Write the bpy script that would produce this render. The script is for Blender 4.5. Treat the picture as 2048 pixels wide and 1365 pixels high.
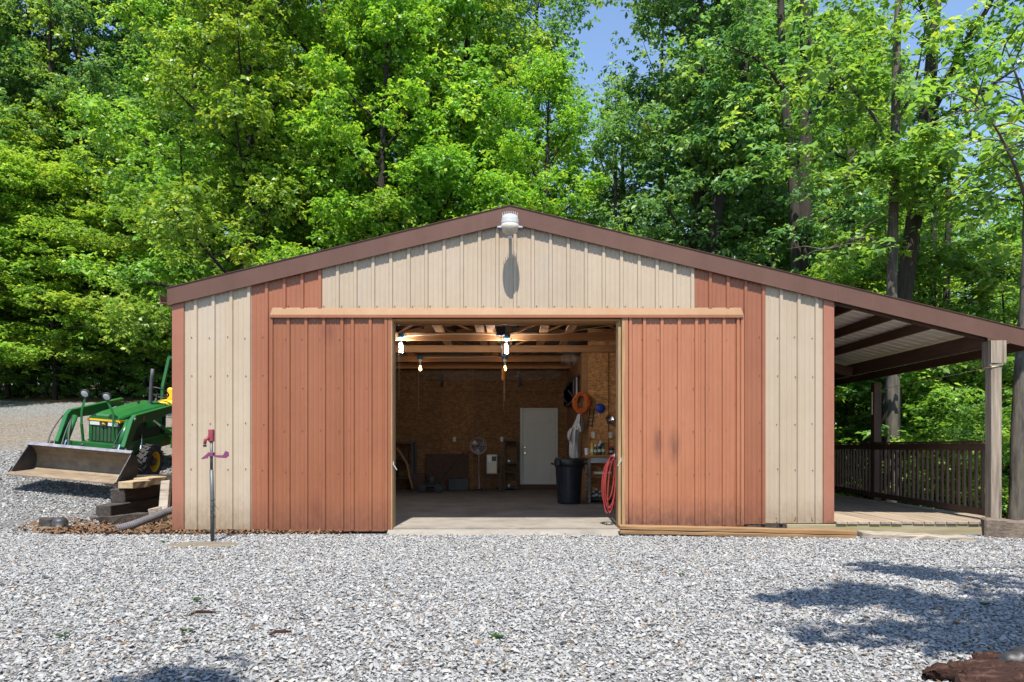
import bpy, bmesh, math, random
import numpy as np
from mathutils import Vector, Matrix, Euler

for _o in list(bpy.data.objects):
    bpy.data.objects.remove(_o)
SC = bpy.context.scene
COL = SC.collection
R = math.radians

# ---------------------------------------------------------------- camera, sky, sun, exposure
CAMZ, F = 1.15, 1480.0
HOR = 893.0
cam_d = bpy.data.cameras.new('camera')
cam = bpy.data.objects.new('camera', cam_d); COL.objects.link(cam)
cam.location = (0, 0, CAMZ); cam.rotation_euler = (R(90), 0, 0)
cam_d.sensor_width = 36; cam_d.lens = 36 * F / 2048
cam_d.shift_y = (HOR - 682.5) / 2048
cam_d.clip_start = 0.05; cam_d.clip_end = 2000
SC.camera = cam

SUN_EL, SUN_AZ = 62.0, 2.5          # the sun stands behind the camera, a touch to its left
world = bpy.data.worlds.new('World'); SC.world = world; world.use_nodes = True
wn = world.node_tree.nodes; wl = world.node_tree.links
bg = wn['Background']; sky = wn.new('ShaderNodeTexSky')
sky.sky_type = 'NISHITA'; sky.sun_disc = False
sky.sun_elevation = R(SUN_EL); sky.sun_rotation = R(180 - SUN_AZ)
sky.air_density = 1.0; sky.dust_density = 0.25; sky.ozone_density = 2.1
wl.new(sky.outputs[0], bg.inputs[0]); bg.inputs[1].default_value = 0.135
sd = bpy.data.lights.new('sun', 'SUN'); sd.energy = 5.0; sd.angle = R(0.5); sd.color = (1.0, 0.94, 0.85)
sun = bpy.data.objects.new('sun', sd); COL.objects.link(sun)
sun_dir = Vector((math.sin(R(SUN_AZ)) * math.cos(R(SUN_EL)), math.cos(R(SUN_AZ)) * math.cos(R(SUN_EL)), -math.sin(R(SUN_EL))))
sun.rotation_euler = sun_dir.to_track_quat('-Z', 'Y').to_euler(); sun.location = (0, -20, 40)
SC.view_settings.view_transform = 'Standard'; SC.view_settings.look = 'None'
SC.view_settings.gamma = 1; SC.view_settings.use_curve_mapping = False
SC.view_settings.exposure = 0.95
SC.render.engine = 'CYCLES'
SC.cycles.use_denoising = True
SC.cycles.max_bounces = 10; SC.cycles.diffuse_bounces = 6; SC.cycles.transmission_bounces = 8
SC.cycles.sample_clamp_indirect = 6

def W(px, py, d):
    """the place seen at a spot of the photograph when it stands d metres away"""
    return Vector(((px - 1024) / F * d, d, CAMZ + (HOR - py) / F * d))

# ---------------------------------------------------------------- materials
def nodes(name):
    m = bpy.data.materials.new(name); m.use_nodes = True
    nt = m.node_tree
    return m, nt.nodes, nt.links, nt.nodes['Principled BSDF']

def mat(name, c1, c2=None, scale=6.0, stretch=(1, 1, 1), rough=0.7, metal=0.0, bump=0.0, bscale=None, vary=0.0,
        spec=0.4, detail=6, lo=0.3, hi=0.7, c3=None, s3=1.0, lo3=0.52, hi3=0.7):
    m, n, l, b = nodes(name)
    b.inputs['Roughness'].default_value = rough; b.inputs['Metallic'].default_value = metal
    b.inputs['Specular IOR Level'].default_value = spec
    tc = n.new('ShaderNodeTexCoord'); mp = n.new('ShaderNodeMapping')
    l.new(tc.outputs['Object'], mp.inputs[0]); mp.inputs['Scale'].default_value = stretch
    oi = n.new('ShaderNodeObjectInfo')
    ad = n.new('ShaderNodeVectorMath'); ad.operation = 'ADD'
    ms = n.new('ShaderNodeVectorMath'); ms.operation = 'SCALE'; ms.inputs[0].default_value = (13, 7, 19)
    l.new(oi.outputs['Random'], ms.inputs['Scale'])
    l.new(mp.outputs[0], ad.inputs[0]); l.new(ms.outputs[0], ad.inputs[1])
    nz = n.new('ShaderNodeTexNoise'); nz.inputs['Scale'].default_value = scale; nz.inputs['Detail'].default_value = detail
    nz.inputs['Roughness'].default_value = 0.62
    l.new(ad.outputs[0], nz.inputs['Vector'])
    rp = n.new('ShaderNodeValToRGB'); l.new(nz.outputs['Fac'], rp.inputs[0])
    rp.color_ramp.elements[0].color = (*c1, 1); rp.color_ramp.elements[1].color = (*(c2 or c1), 1)
    rp.color_ramp.elements[0].position = lo; rp.color_ramp.elements[1].position = hi
    out = rp.outputs[0]
    if c3:
        n3 = n.new('ShaderNodeTexNoise'); n3.inputs['Scale'].default_value = s3; n3.inputs['Detail'].default_value = 8
        n3.inputs['Roughness'].default_value = 0.7
        l.new(ad.outputs[0], n3.inputs['Vector'])
        r3 = n.new('ShaderNodeMapRange'); r3.inputs['From Min'].default_value = lo3; r3.inputs['From Max'].default_value = hi3
        l.new(n3.outputs['Fac'], r3.inputs['Value'])
        mx = n.new('ShaderNodeMix'); mx.data_type = 'RGBA'
        l.new(r3.outputs[0], mx.inputs[0]); l.new(out, mx.inputs[6]); mx.inputs[7].default_value = (*c3, 1)
        out = mx.outputs[2]
    if vary:
        hv = n.new('ShaderNodeHueSaturation'); mr = n.new('ShaderNodeMapRange')
        mr.inputs['To Min'].default_value = 1 - vary; mr.inputs['To Max'].default_value = 1 + vary
        l.new(oi.outputs['Random'], mr.inputs['Value']); l.new(mr.outputs[0], hv.inputs['Value'])
        l.new(out, hv.inputs['Color']); out = hv.outputs[0]
    l.new(out, b.inputs['Base Color'])
    if bump:
        bp = n.new('ShaderNodeBump'); bp.inputs['Strength'].default_value = bump; bp.inputs['Distance'].default_value = 0.02
        if bscale:
            nb = n.new('ShaderNodeTexNoise'); nb.inputs['Scale'].default_value = bscale; nb.inputs['Detail'].default_value = 5
            l.new(ad.outputs[0], nb.inputs['Vector']); l.new(nb.outputs['Fac'], bp.inputs['Height'])
        else:
            l.new(nz.outputs['Fac'], bp.inputs['Height'])
        l.new(bp.outputs[0], b.inputs['Normal'])
    return m

def sheet_metal(name, base, fade, stain, smudges=(), pale=None):
    """factory-painted steel sheet: sun fading in broad vertical drifts, thin run marks, a few scuffs"""
    m, n, l, b = nodes(name)
    tc = n.new('ShaderNodeTexCoord'); oi = n.new('ShaderNodeObjectInfo')
    def noise(scale, st, detail=5, rough=0.6):
        mp = n.new('ShaderNodeMapping'); mp.inputs['Scale'].default_value = st
        l.new(tc.outputs['Object'], mp.inputs[0])
        z = n.new('ShaderNodeTexNoise'); z.inputs['Scale'].default_value = scale; z.inputs['Detail'].default_value = detail
        z.inputs['Roughness'].default_value = rough
        l.new(mp.outputs[0], z.inputs['Vector']); return z.outputs['Fac']
    def mixc(f, a, c, lo, hi, amt=1.0):
        r = n.new('ShaderNodeMapRange'); r.inputs['From Min'].default_value = lo; r.inputs['From Max'].default_value = hi
        r.inputs['To Max'].default_value = amt
        l.new(f, r.inputs['Value'])
        x = n.new('ShaderNodeMix'); x.data_type = 'RGBA'; l.new(r.outputs[0], x.inputs[0])
        if isinstance(a, tuple): x.inputs[6].default_value = (*a, 1)
        else: l.new(a, x.inputs[6])
        x.inputs[7].default_value = (*c, 1)
        return x.outputs[2]
    c = mixc(noise(1.3, (1.6, 1, 0.55)), base, fade, 0.3, 0.72)
    c = mixc(noise(9, (3.2, 1, 0.06), 4), c, fade, 0.5, 0.75, 0.55)
    c = mixc(noise(14, (4.5, 1, 0.05), 3), c, stain, 0.58, 0.8, 0.45)
    c = mixc(noise(5, (1, 1, 1), 8, 0.75), c, stain, 0.60, 0.82, 0.5)
    if pale: c = mixc(noise(0.9, (1.5, 1, 0.4), 3), c, pale, 0.56, 0.72, 0.5)
    # mud splashed up from the ground: ragged spots, thickest along the bottom hem
    sx_ = n.new('ShaderNodeSeparateXYZ'); l.new(tc.outputs['Object'], sx_.inputs[0])
    zm = n.new('ShaderNodeMapRange'); zm.inputs['From Min'].default_value = .75; zm.inputs['From Max'].default_value = .05; l.new(sx_.outputs['Z'], zm.inputs['Value'])
    ml = n.new('ShaderNodeMath'); ml.operation = 'MULTIPLY'; l.new(zm.outputs[0], ml.inputs[0]); l.new(noise(16, (1, 1, .6), 9, .8), ml.inputs[1])
    c = mixc(ml.outputs[0], c, tuple(v * .75 + w_ for v, w_ in zip(stain, (.02, .016, .01))), .18, .52, .85)
    for (sx, sz, rx, rz, amt) in smudges:
        mp = n.new('ShaderNodeMapping'); mp.vector_type = 'POINT'
        mp.inputs['Location'].default_value = (-sx / rx, 0, -sz / rz); mp.inputs['Scale'].default_value = (1 / rx, 0, 1 / rz)
        l.new(tc.outputs['Object'], mp.inputs[0])
        g = n.new('ShaderNodeTexGradient'); g.gradient_type = 'SPHERICAL'; l.new(mp.outputs[0], g.inputs[0])
        mu = n.new('ShaderNodeMath'); mu.operation = 'MULTIPLY'
        l.new(g.outputs['Fac'], mu.inputs[0]); l.new(noise(10, (2, 1, 0.5), 4), mu.inputs[1])
        c = mixc(mu.outputs[0], c, stain, 0.0, 0.5, amt)
    hv = n.new('ShaderNodeHueSaturation'); mr = n.new('ShaderNodeMapRange'); mr.inputs['To Min'].default_value = .94; mr.inputs['To Max'].default_value = 1.06
    l.new(oi.outputs['Random'], mr.inputs['Value']); l.new(mr.outputs[0], hv.inputs['Value']); l.new(c, hv.inputs['Color'])
    l.new(hv.outputs[0], b.inputs['Base Color'])
    b.inputs['Roughness'].default_value = 0.42; b.inputs['Specular IOR Level'].default_value = 0.35
    bp = n.new('ShaderNodeBump'); bp.inputs['Strength'].default_value = 0.22; bp.inputs['Distance'].default_value = 0.05
    l.new(noise(2.2, (1, 1, 0.7), 3), bp.inputs['Height']); l.new(bp.outputs[0], b.inputs['Normal'])
    return m

def osb(name, k=1.0):
    m, n, l, b = nodes(name)
    tc = n.new('ShaderNodeTexCoord'); oi = n.new('ShaderNodeObjectInfo')
    ad = n.new('ShaderNodeVectorMath'); ad.operation = 'ADD'
    ms = n.new('ShaderNodeVectorMath'); ms.operation = 'SCALE'; ms.inputs[0].default_value = (13, 7, 19)
    l.new(oi.outputs['Random'], ms.inputs['Scale']); l.new(tc.outputs['Object'], ad.inputs[0]); l.new(ms.outputs[0], ad.inputs[1])
    out = None
    for i, (rot, sc) in enumerate(((0.3, (14, 14, 40)), (1.1, (38, 15, 16)), (-0.6, (13, 13, 38)))):
        mp = n.new('ShaderNodeMapping'); mp.inputs['Rotation'].default_value = (0, rot, 0); mp.inputs['Scale'].default_value = sc
        l.new(ad.outputs[0], mp.inputs[0])
        v = n.new('ShaderNodeTexVoronoi'); v.inputs['Scale'].default_value = 1.0; l.new(mp.outputs[0], v.inputs['Vector'])
        s = n.new('ShaderNodeSeparateColor'); l.new(v.outputs['Color'], s.inputs[0])
        if out is None: out = s.outputs[0]
        else:
            g = n.new('ShaderNodeMath'); g.operation = 'GREATER_THAN'; g.inputs[1].default_value = 0.55; l.new(s.outputs[1], g.inputs[0])
            x = n.new('ShaderNodeMix'); l.new(g.outputs[0], x.inputs[0]); l.new(out, x.inputs[2]); l.new(s.outputs[0], x.inputs[3]); out = x.outputs[0]
    rp = n.new('ShaderNodeValToRGB'); l.new(out, rp.inputs[0]); e = rp.color_ramp.elements
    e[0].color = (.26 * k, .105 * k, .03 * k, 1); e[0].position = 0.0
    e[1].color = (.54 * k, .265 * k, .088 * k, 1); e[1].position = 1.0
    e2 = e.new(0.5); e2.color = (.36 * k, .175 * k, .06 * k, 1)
    hv = n.new('ShaderNodeHueSaturation'); mr = n.new('ShaderNodeMapRange'); mr.inputs['To Min'].default_value = .85; mr.inputs['To Max'].default_value = 1.12
    l.new(oi.outputs['Random'], mr.inputs['Value']); l.new(mr.outputs[0], hv.inputs['Value']); l.new(rp.outputs[0], hv.inputs['Color'])
    l.new(hv.outputs[0], b.inputs['Base Color']); b.inputs['Roughness'].default_value = 0.75
    bp = n.new('ShaderNodeBump'); bp.inputs['Strength'].default_value = 0.2; bp.inputs['Distance'].default_value = 0.01
    l.new(out, bp.inputs['Height']); l.new(bp.outputs[0], b.inputs['Normal'])
    return m

def leaf_mat(name, dark, mid, tip, trans=0.4, gloss=0.42):
    m, n, l, b = nodes(name)
    at = n.new('ShaderNodeAttribute'); at.attribute_name = 'tint'
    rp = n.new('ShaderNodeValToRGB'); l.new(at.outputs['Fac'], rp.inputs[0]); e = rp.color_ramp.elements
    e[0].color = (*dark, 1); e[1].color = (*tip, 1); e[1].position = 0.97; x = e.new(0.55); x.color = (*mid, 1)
    oi = n.new('ShaderNodeObjectInfo'); hv = n.new('ShaderNodeHueSaturation')
    mr = n.new('ShaderNodeMapRange'); mr.inputs['To Min'].default_value = 0.86; mr.inputs['To Max'].default_value = 1.14
    mh = n.new('ShaderNodeMapRange'); mh.inputs['To Min'].default_value = 0.49; mh.inputs['To Max'].default_value = 0.512
    l.new(oi.outputs['Random'], mr.inputs['Value']); l.new(mr.outputs[0], hv.inputs['Value'])
    l.new(oi.outputs['Random'], mh.inputs['Value']); l.new(mh.outputs[0], hv.inputs['Hue'])
    l.new(rp.outputs[0], hv.inputs['Color'])
    l.new(hv.outputs[0], b.inputs['Base Color']); b.inputs['Roughness'].default_value = gloss
    b.inputs['Specular IOR Level'].default_value = 0.5
    tr = n.new('ShaderNodeBsdfTranslucent'); tm = n.new('ShaderNodeMix'); tm.data_type = 'RGBA'; tm.blend_type = 'MULTIPLY'; tm.inputs[0].default_value = 1
    l.new(hv.outputs[0], tm.inputs[6]); tm.inputs[7].default_value = (1.5, 1.4, 0.6, 1); l.new(tm.outputs[2], tr.inputs[0])
    mx = n.new('ShaderNodeMixShader'); mx.inputs[0].default_value = trans
    l.new(b.outputs[0], mx.inputs[1]); l.new(tr.outputs[0], mx.inputs[2])
    l.new(mx.outputs[0], n['Material Output'].inputs['Surface'])
    return m

def glow(name, col, strength):
    m, n, l, b = nodes(name)
    b.inputs['Base Color'].default_value = (.8, .8, .8, 1)
    b.inputs['Emission Color'].default_value = (*col, 1); b.inputs['Emission Strength'].default_value = strength
    return m

def plastic_film(name):
    m, n, l, b = nodes(name)
    b.inputs['Base Color'].default_value = (.45, .40, .34, 1); b.inputs['Roughness'].default_value = .15
    b.inputs['Alpha'].default_value = .22; b.inputs['Specular IOR Level'].default_value = .8
    return m

M = {}
M['cream'] = sheet_metal('cream_sheet', (.322, .254, .180), (.358, .291, .218), (.235, .168, .11), pale=(.335, .305, .27))
M['brown'] = sheet_metal('brown_sheet', (.218, .079, .040), (.258, .099, .053), (.15, .051, .030))
M['door_l'] = sheet_metal('door_sheet_brown', (.203, .072, .033), (.238, .091, .045), (.14, .046, .027), smudges=((-2.57, .30, .10, .30, .7), (-2.40, 2.65, .10, .22, .7)))
M['door_r'] = sheet_metal('door_sheet_brown_smudged', (.285, .108, .054), (.325, .132, .070), (.085, .034, .027), smudges=((1.91, 1.19, .085, .27, .62), (2.13, 1.15, .10, .28, .72)))
M['trim'] = sheet_metal('brown_trim', (.235, .092, .056), (.285, .12, .074), (.16, .058, .037))
M['rake'] = sheet_metal('dark_brown_trim', (.090, .044, .030), (.116, .058, .041), (.058, .028, .021))
M['track'] = sheet_metal('faded_track_cover', (.20, .118, .060), (.235, .145, .082), (.155, .075, .04))
M['roof'] = mat('brown_roof_sheet', (.13, .07, .058), (.18, .10, .085), scale=2, rough=.45)
M['white_roof'] = mat('white_roof_underside', (.76, .76, .73), (.84, .84, .82), scale=3, rough=.5)
M['screw'] = mat('screw_head', (.16, .08, .06), rough=.5, metal=.4)
M['osb'] = osb('strand_board_shaded', .62); M['osb_lit'] = osb('strand_board_lit', 1.5)  # same board twice: the walls' shade and light are put into its colour
M['lumber'] = mat('yellow_pine_lumber', (.34, .145, .05), (.48, .235, .09), scale=3, stretch=(.35, 6, 7), rough=.75, vary=.16, bump=.1, c3=(.20, .09, .035), s3=2.6, lo3=.62, hi3=.72)
M['lumber_y'] = mat('yellow_pine_purlin', (.26, .12, .05), (.40, .21, .09), scale=3, stretch=(6, .35, 7), rough=.75, vary=.18, bump=.1)
M['jamb'] = mat('raw_jamb_wood', (.20, .115, .05), (.36, .23, .115), scale=5, stretch=(8, 8, .5), rough=.8, bump=.2)
M['concrete'] = mat('bare_concrete', (.175, .155, .13), (.255, .232, .20), scale=2.4, rough=.85, bump=.12, bscale=30, c3=(.12, .102, .08), s3=1.6, lo3=.48, hi3=.72)
M['steel'] = mat('galvanised_steel', (.42, .43, .45), (.56, .57, .58), scale=9, rough=.4, metal=.6)
M['chrome'] = mat('bright_metal', (.75, .75, .76), rough=.22, metal=1)
M['black'] = mat('black_plastic', (.022, .022, .024), (.035, .035, .037), scale=8, rough=.5)
M['dark'] = mat('dark_grey_paint', (.035, .036, .04), (.06, .06, .065), scale=5, rough=.55)
M['navy'] = mat('navy_plastic', (.014, .016, .024), (.024, .027, .038), scale=4, rough=.5)
M['white'] = mat('white_paint', (.72, .72, .70), (.78, .78, .76), scale=3, rough=.45)
M['doorwhite'] = mat('ivory_door_paint', (.62, .62, .56), (.68, .68, .62), scale=2, rough=.5)
M['ivory'] = mat('ivory_plastic', (.62, .57, .44), rough=.4)
M['blue'] = mat('blue_plastic', (.02, .06, .35), rough=.4)
M['teal'] = mat('blue_junction_box', (.03, .18, .30), rough=.45)
M['redhose'] = mat('red_rubber_hose', (.19, .018, .016), (.26, .032, .027), scale=14, rough=.5)
M['orange'] = mat('orange_cord', (.58, .10, .018), (.68, .15, .03), scale=12, rough=.5)
M['orangelit'] = mat('orange_plastic', (.75, .26, .03), rough=.4)
M['cloth'] = mat('grey_white_cloth', (.40, .39, .37), (.52, .50, .47), scale=9, rough=.95, bump=.3)
M['wire'] = mat('cream_cable', (.70, .58, .40), rough=.5)
M['treated'] = mat('weathered_deck_board', (.20, .15, .105), (.33, .265, .195), scale=3.2, stretch=(7, .4, 7), rough=.85, vary=.16, bump=.25)
M['rim'] = mat('weathered_rim_joist', (.20, .165, .095), (.30, .25, .155), scale=3.2, stretch=(.5, 6, 8), rough=.85, bump=.25, c3=(.20, .19, .06), s3=1.2, lo3=.5, hi3=.65)
M['stain'] = mat('stained_timber', (.062, .036, .025), (.11, .064, .043), scale=3, stretch=(5, .5, 5), rough=.8, vary=.12, bump=.2)
M['stain_x'] = mat('stained_rail_timber', (.07, .04, .027), (.12, .07, .047), scale=3, stretch=(5, 5, .5), rough=.8, vary=.15, bump=.2)
M['post'] = mat('weathered_post', (.13, .10, .075), (.31, .26, .20), scale=3.5, stretch=(7, 7, .35), rough=.85, bump=.45, c3=(.07, .045, .03), s3=3, lo3=.55, hi3=.68)
M['sleeper'] = mat('creosote_timber', (.024, .02, .018), (.055, .044, .036), scale=4, stretch=(6, .6, 6), rough=.85, bump=.5, c3=(.11, .085, .065), s3=3.5, lo3=.56, hi3=.72)
M['fresh'] = mat('pale_cut_board', (.27, .20, .11), (.37, .285, .17), scale=3, stretch=(6, .5, 6), rough=.8, bump=.2)
M['amber'] = mat('amber_treated_timber', (.16, .085, .033), (.26, .15, .065), scale=3, stretch=(.4, 7, 9), rough=.7, bump=.3, c3=(.13, .06, .025), s3=2, lo3=.56, hi3=.7)
M['greyboard'] = mat('grey_driftwood_board', (.20, .165, .125), (.35, .305, .25), scale=3.2, stretch=(.5, 6, 8), rough=.9, bump=.5, c3=(.10, .075, .055), s3=2.5)
M['oldtimber'] = mat('old_brown_timber', (.085, .062, .045), (.17, .13, .10), scale=5, stretch=(1, 5, 6), rough=.9, bump=.8)
M['redwood'] = mat('red_brown_wood', (.02, .010, .008), (.055, .028, .02), scale=7, stretch=(1, 5, 5), rough=.9, bump=1.0, spec=.15, c3=(.09, .05, .036), s3=7)
M['tgreen'] = mat('tractor_green', (.010, .088, .020), (.015, .118, .028), scale=2.5, rough=.3, spec=.5, c3=(.045, .10, .04), s3=3.5, lo3=.6, hi3=.85)
M['tgreen_d'] = mat('dusty_green', (.012, .07, .02), (.03, .10, .035), scale=5, rough=.5)
M['tyellow'] = mat('tractor_yellow', (.62, .38, .008), (.70, .45, .015), scale=4, rough=.35, c3=(.40, .24, .03), s3=3, lo3=.6, hi3=.8)
M['rubber'] = mat('tyre_rubber', (.02, .02, .02), (.05, .048, .045), scale=9, rough=.85, c3=(.12, .105, .085), s3=4, lo3=.58, hi3=.75)
M['rust'] = mat('rusty_bucket_steel', (.14, .10, .062), (.235, .18, .12), scale=5, rough=.75, bump=.2, c3=(.09, .07, .055), s3=2.2, lo3=.52, hi3=.68)
M['bucketout'] = mat('dark_bucket_steel', (.03, .028, .03), (.075, .068, .066), scale=4, rough=.55, metal=.2)
M['bucketedge'] = mat('worn_bucket_edge', (.10, .10, .12), (.22, .22, .25), scale=9, rough=.5, metal=.3)
M['glass'] = mat('lamp_glass', (.55, .56, .55), rough=.15, spec=.8)
M['lens'] = mat('frosted_lens', (.36, .33, .27), (.44, .40, .33), scale=6, rough=.35)
M['housing'] = mat('grey_white_lamp_housing', (.33, .34, .35), (.42, .43, .44), scale=8, rough=.45)
M['pipe'] = mat('grey_pipe', (.06, .07, .07), (.115, .125, .12), scale=7, stretch=(1, 1, .4), rough=.5, metal=.3)
M['hydrant'] = mat('faded_red_paint', (.17, .022, .035), (.26, .045, .06), scale=9, rough=.5)
M['purple'] = mat('faded_purple_paint', (.115, .022, .07), (.17, .04, .10), scale=8, rough=.5)
M['corr'] = mat('grey_drain_hose', (.085, .075, .075), (.15, .135, .135), scale=5, rough=.6)
M['lid'] = mat('dusty_lid', (.11, .092, .066), (.17, .145, .105), scale=6, rough=.9, bump=.3)
M['bark'] = mat('grey_brown_bark', (.014, .012, .009), (.040, .034, .026), scale=5, stretch=(3.2, 3.2, .5), rough=.95, bump=1.0, vary=.2, c3=(.07, .066, .054), s3=1.3, lo3=.58, hi3=.75)
M['bark_l'] = mat('pale_grey_bark', (.035, .031, .025), (.125, .112, .09), scale=5, stretch=(3.2, 3.2, .5), rough=.95, bump=1.0, vary=.15)
M['leaf_a'] = leaf_mat('oak_leaf', (0.088, 0.204, 0.034), (0.198, 0.369, 0.046), (0.417, 0.500, 0.074), .48)
M['leaf_b'] = leaf_mat('maple_leaf', (0.055, 0.149, 0.061), (0.130, 0.281, 0.088), (0.291, 0.430, 0.101), .46)
M['leaf_c'] = leaf_mat('dogwood_leaf', (0.099, 0.215, 0.040), (0.224, 0.385, 0.061), (0.420, 0.500, 0.095), .48)
M['leaf_d'] = leaf_mat('poplar_leaf', (0.078, 0.187, 0.046), (0.182, 0.353, 0.074), (0.386, 0.500, 0.101), .48)
M['leaf_e'] = leaf_mat('far_leaf', (0.062, 0.159, 0.061), (0.135, 0.276, 0.095), (0.270, 0.408, 0.122), .46)
M['litter'] = mat('dry_leaf_litter', (.075, .04, .021), (.22, .125, .065), scale=14, rough=.95, vary=.2)
M['weed'] = leaf_mat('weed_leaf', (.03, .08, .012), (.06, .14, .018), (.12, .2, .02))
M['spray1'] = mat('yellow_can', (.62, .42, .02), rough=.35); M['spray2'] = mat('green_can', (.02, .16, .10), rough=.35)
M['spray3'] = mat('white_can', (.6, .6, .58), rough=.35); M['red'] = mat('red_plastic', (.40, .03, .03), rough=.4)
M['film'] = plastic_film('clear_plastic_film')
M['cfl'] = glow('cool_bulb', (.95, .96, 1.0), 300); M['warm'] = glow('warm_bulb', (1.0, .52, .12), 16)

# ---------------------------------------------------------------- mesh helpers
def root_of(o):
    while o.parent: o = o.parent
    return o

class MB:
    def __init__(s): s.v = []; s.f = []
    def add(s, vs, fs):
        k = len(s.v); s.v += [tuple(p) for p in vs]; s.f += [tuple(i + k for i in f) for f in fs]; return s
    def box(s, x0, x1, y0, y1, z0, z1, m=None):
        vs = [Vector(p) for p in ((x0, y0, z0), (x1, y0, z0), (x1, y1, z0), (x0, y1, z0), (x0, y0, z1), (x1, y0, z1), (x1, y1, z1), (x0, y1, z1))]
        if m: vs = [m @ p for p in vs]
        return s.add(vs, [(3, 2, 1, 0), (4, 5, 6, 7), (0, 1, 5, 4), (1, 2, 6, 5), (2, 3, 7, 6), (3, 0, 4, 7)])
    def beam(s, a, b, w, h, up=(0, 0, 1)):
        """a straight board from a to b, w wide and h deep"""
        a = Vector(a); b = Vector(b); d = (b - a); L = d.length; d.normalize()
        x = d.cross(Vector(up)); x.normalize(); z = x.cross(d)
        m = Matrix((x, d, z)).transposed().to_4x4(); m.translation = a
        return s.box(-w / 2, w / 2, 0, L, -h / 2, h / 2, m)
    def prism(s, poly, a, b, axis='x'):
        """a polygon given in the two other axes, extruded along axis from a to b"""
        def P(p, t):
            return {'x': (t, p[0], p[1]), 'y': (p[0], t, p[1]), 'z': (p[0], p[1], t)}[axis]
        n = len(poly)
        vs = [P(p, a) for p in poly] + [P(p, b) for p in poly]
        fs = [tuple(range(n - 1, -1, -1)), tuple(range(n, 2 * n))] + [(i, (i + 1) % n, n + (i + 1) % n, n + i) for i in range(n)]
        return s.add(vs, fs)
    def tube(s, path, rad, n=8, caps=True, closed=False):
        path = [Vector(p) for p in path]; k = len(path)
        if not hasattr(rad, '__len__'): rad = [rad] * k
        vs = []; up = None
        for i in range(k):
            if closed: t = path[(i + 1) % k] - path[i - 1]
            else: t = path[min(i + 1, k - 1)] - path[max(i - 1, 0)]
            t.normalize()
            if up is None:
                up = Vector((0, 0, 1)) if abs(t.z) < .9 else Vector((1, 0, 0))
            x = up - t * up.dot(t)
            if x.length < 1e-5: x = t.orthogonal()
            x.normalize(); up = x; y = t.cross(x)
            for j in range(n):
                a = 2 * math.pi * j / n
                vs.append(path[i] + (x * math.cos(a) + y * math.sin(a)) * rad[i])
        fs = []
        for i in range(k if closed else k - 1):
            q = (i + 1) % k
            for j in range(n):
                fs.append((i * n + j, i * n + (j + 1) % n, q * n + (j + 1) % n, q * n + j))
        if caps and not closed:
            fs.append(tuple(range(n - 1, -1, -1))); fs.append(tuple((k - 1) * n + j for j in range(n)))
        return s.add(vs, fs)
    def lathe(s, prof, n=20, m=None, caps=True):
        """(radius, height) pairs turned about z; m places it"""
        vs = []; fs = []
        for (r, z) in prof:
            for j in range(n):
                a = 2 * math.pi * j / n; p = Vector((r * math.cos(a), r * math.sin(a), z)); vs.append(m @ p if m else p)
        for i in range(len(prof) - 1):
            for j in range(n):
                fs.append((i * n + j, i * n + (j + 1) % n, (i + 1) * n + (j + 1) % n, (i + 1) * n + j))
        if caps and prof[0][0] > 1e-6: fs.append(tuple(range(n - 1, -1, -1)))
        if caps and prof[-1][0] > 1e-6: fs.append(tuple((len(prof) - 1) * n + j for j in range(n)))
        return s.add(vs, fs)
    def build(s, name, m, parent=None, smooth=False, bevel=0.0, origin=None, kind=None):
        me = bpy.data.meshes.new(name)
        off = Vector((0, 0, 0))
        if parent is not None: off = root_of(parent).location.copy()
        elif origin is not None: off = Vector(origin)
        me.from_pydata([(x - off.x, y - off.y, z - off.z) for x, y, z in s.v], [], s.f); me.update()
        bm = bmesh.new(); bm.from_mesh(me)
        if bevel:
            ed = [e for e in bm.edges if len(e.link_faces) == 2 and e.calc_face_angle(0) > .6]
            bmesh.ops.bevel(bm, geom=ed, offset=bevel, segments=1, affect='EDGES', clamp_overlap=True)
        bmesh.ops.recalc_face_normals(bm, faces=bm.faces)
        bm.to_mesh(me); bm.free()
        if smooth:
            me.polygons.foreach_set('use_smooth', [True] * len(me.polygons))
        me.materials.append(M[m] if isinstance(m, str) else m)
        o = bpy.data.objects.new(name, me); COL.objects.link(o)
        if parent is not None: o.parent = parent
        elif origin is not None: o.location = off
        if kind: o['kind'] = kind
        return o

def tag(o, label, cat, group=None, kind=None):
    o['label'] = label; o['category'] = cat
    if group: o['group'] = group
    if kind: o['kind'] = kind
    return o
def thing(name, label, cat, loc=(0, 0, 0), group=None):
    o = bpy.data.objects.new(name, None); COL.objects.link(o); o.location = loc; o.empty_display_size = .2
    return tag(o, label, cat, group)
def copy_tree(o, parent=None):
    c = o.copy(); COL.objects.link(c)
    if parent is not None: c.parent = parent
    for ch in [q for q in o.children]: copy_tree(ch, c)
    return c
def part_copy(o, dx=0, dy=0, dz=0):
    c = o.copy(); COL.objects.link(c); c.location = o.location + Vector((dx, dy, dz)); return c
def quad_mesh(name, co, tint, m, tri=False):
    """many loose faces at once: co is (n, 4, 3)"""
    n, k = co.shape[0], co.shape[1]
    me = bpy.data.meshes.new(name)
    me.vertices.add(n * k); me.vertices.foreach_set('co', co.reshape(-1).astype(np.float32))
    me.loops.add(n * k); me.loops.foreach_set('vertex_index', np.arange(n * k, dtype=np.int32))
    me.polygons.add(n); me.polygons.foreach_set('loop_start', np.arange(0, n * k, k, dtype=np.int32))
    me.update(calc_edges=True)
    if tint is not None:
        a = me.attributes.new('tint', 'FLOAT', 'POINT'); a.data.foreach_set('value', np.repeat(tint, k).astype(np.float32))
    me.materials.append(m)
    return me
def sstep(a, b, x):
    t = np.clip((x - a) / (b - a), 0, 1); return t * t * (3 - 2 * t)

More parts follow.
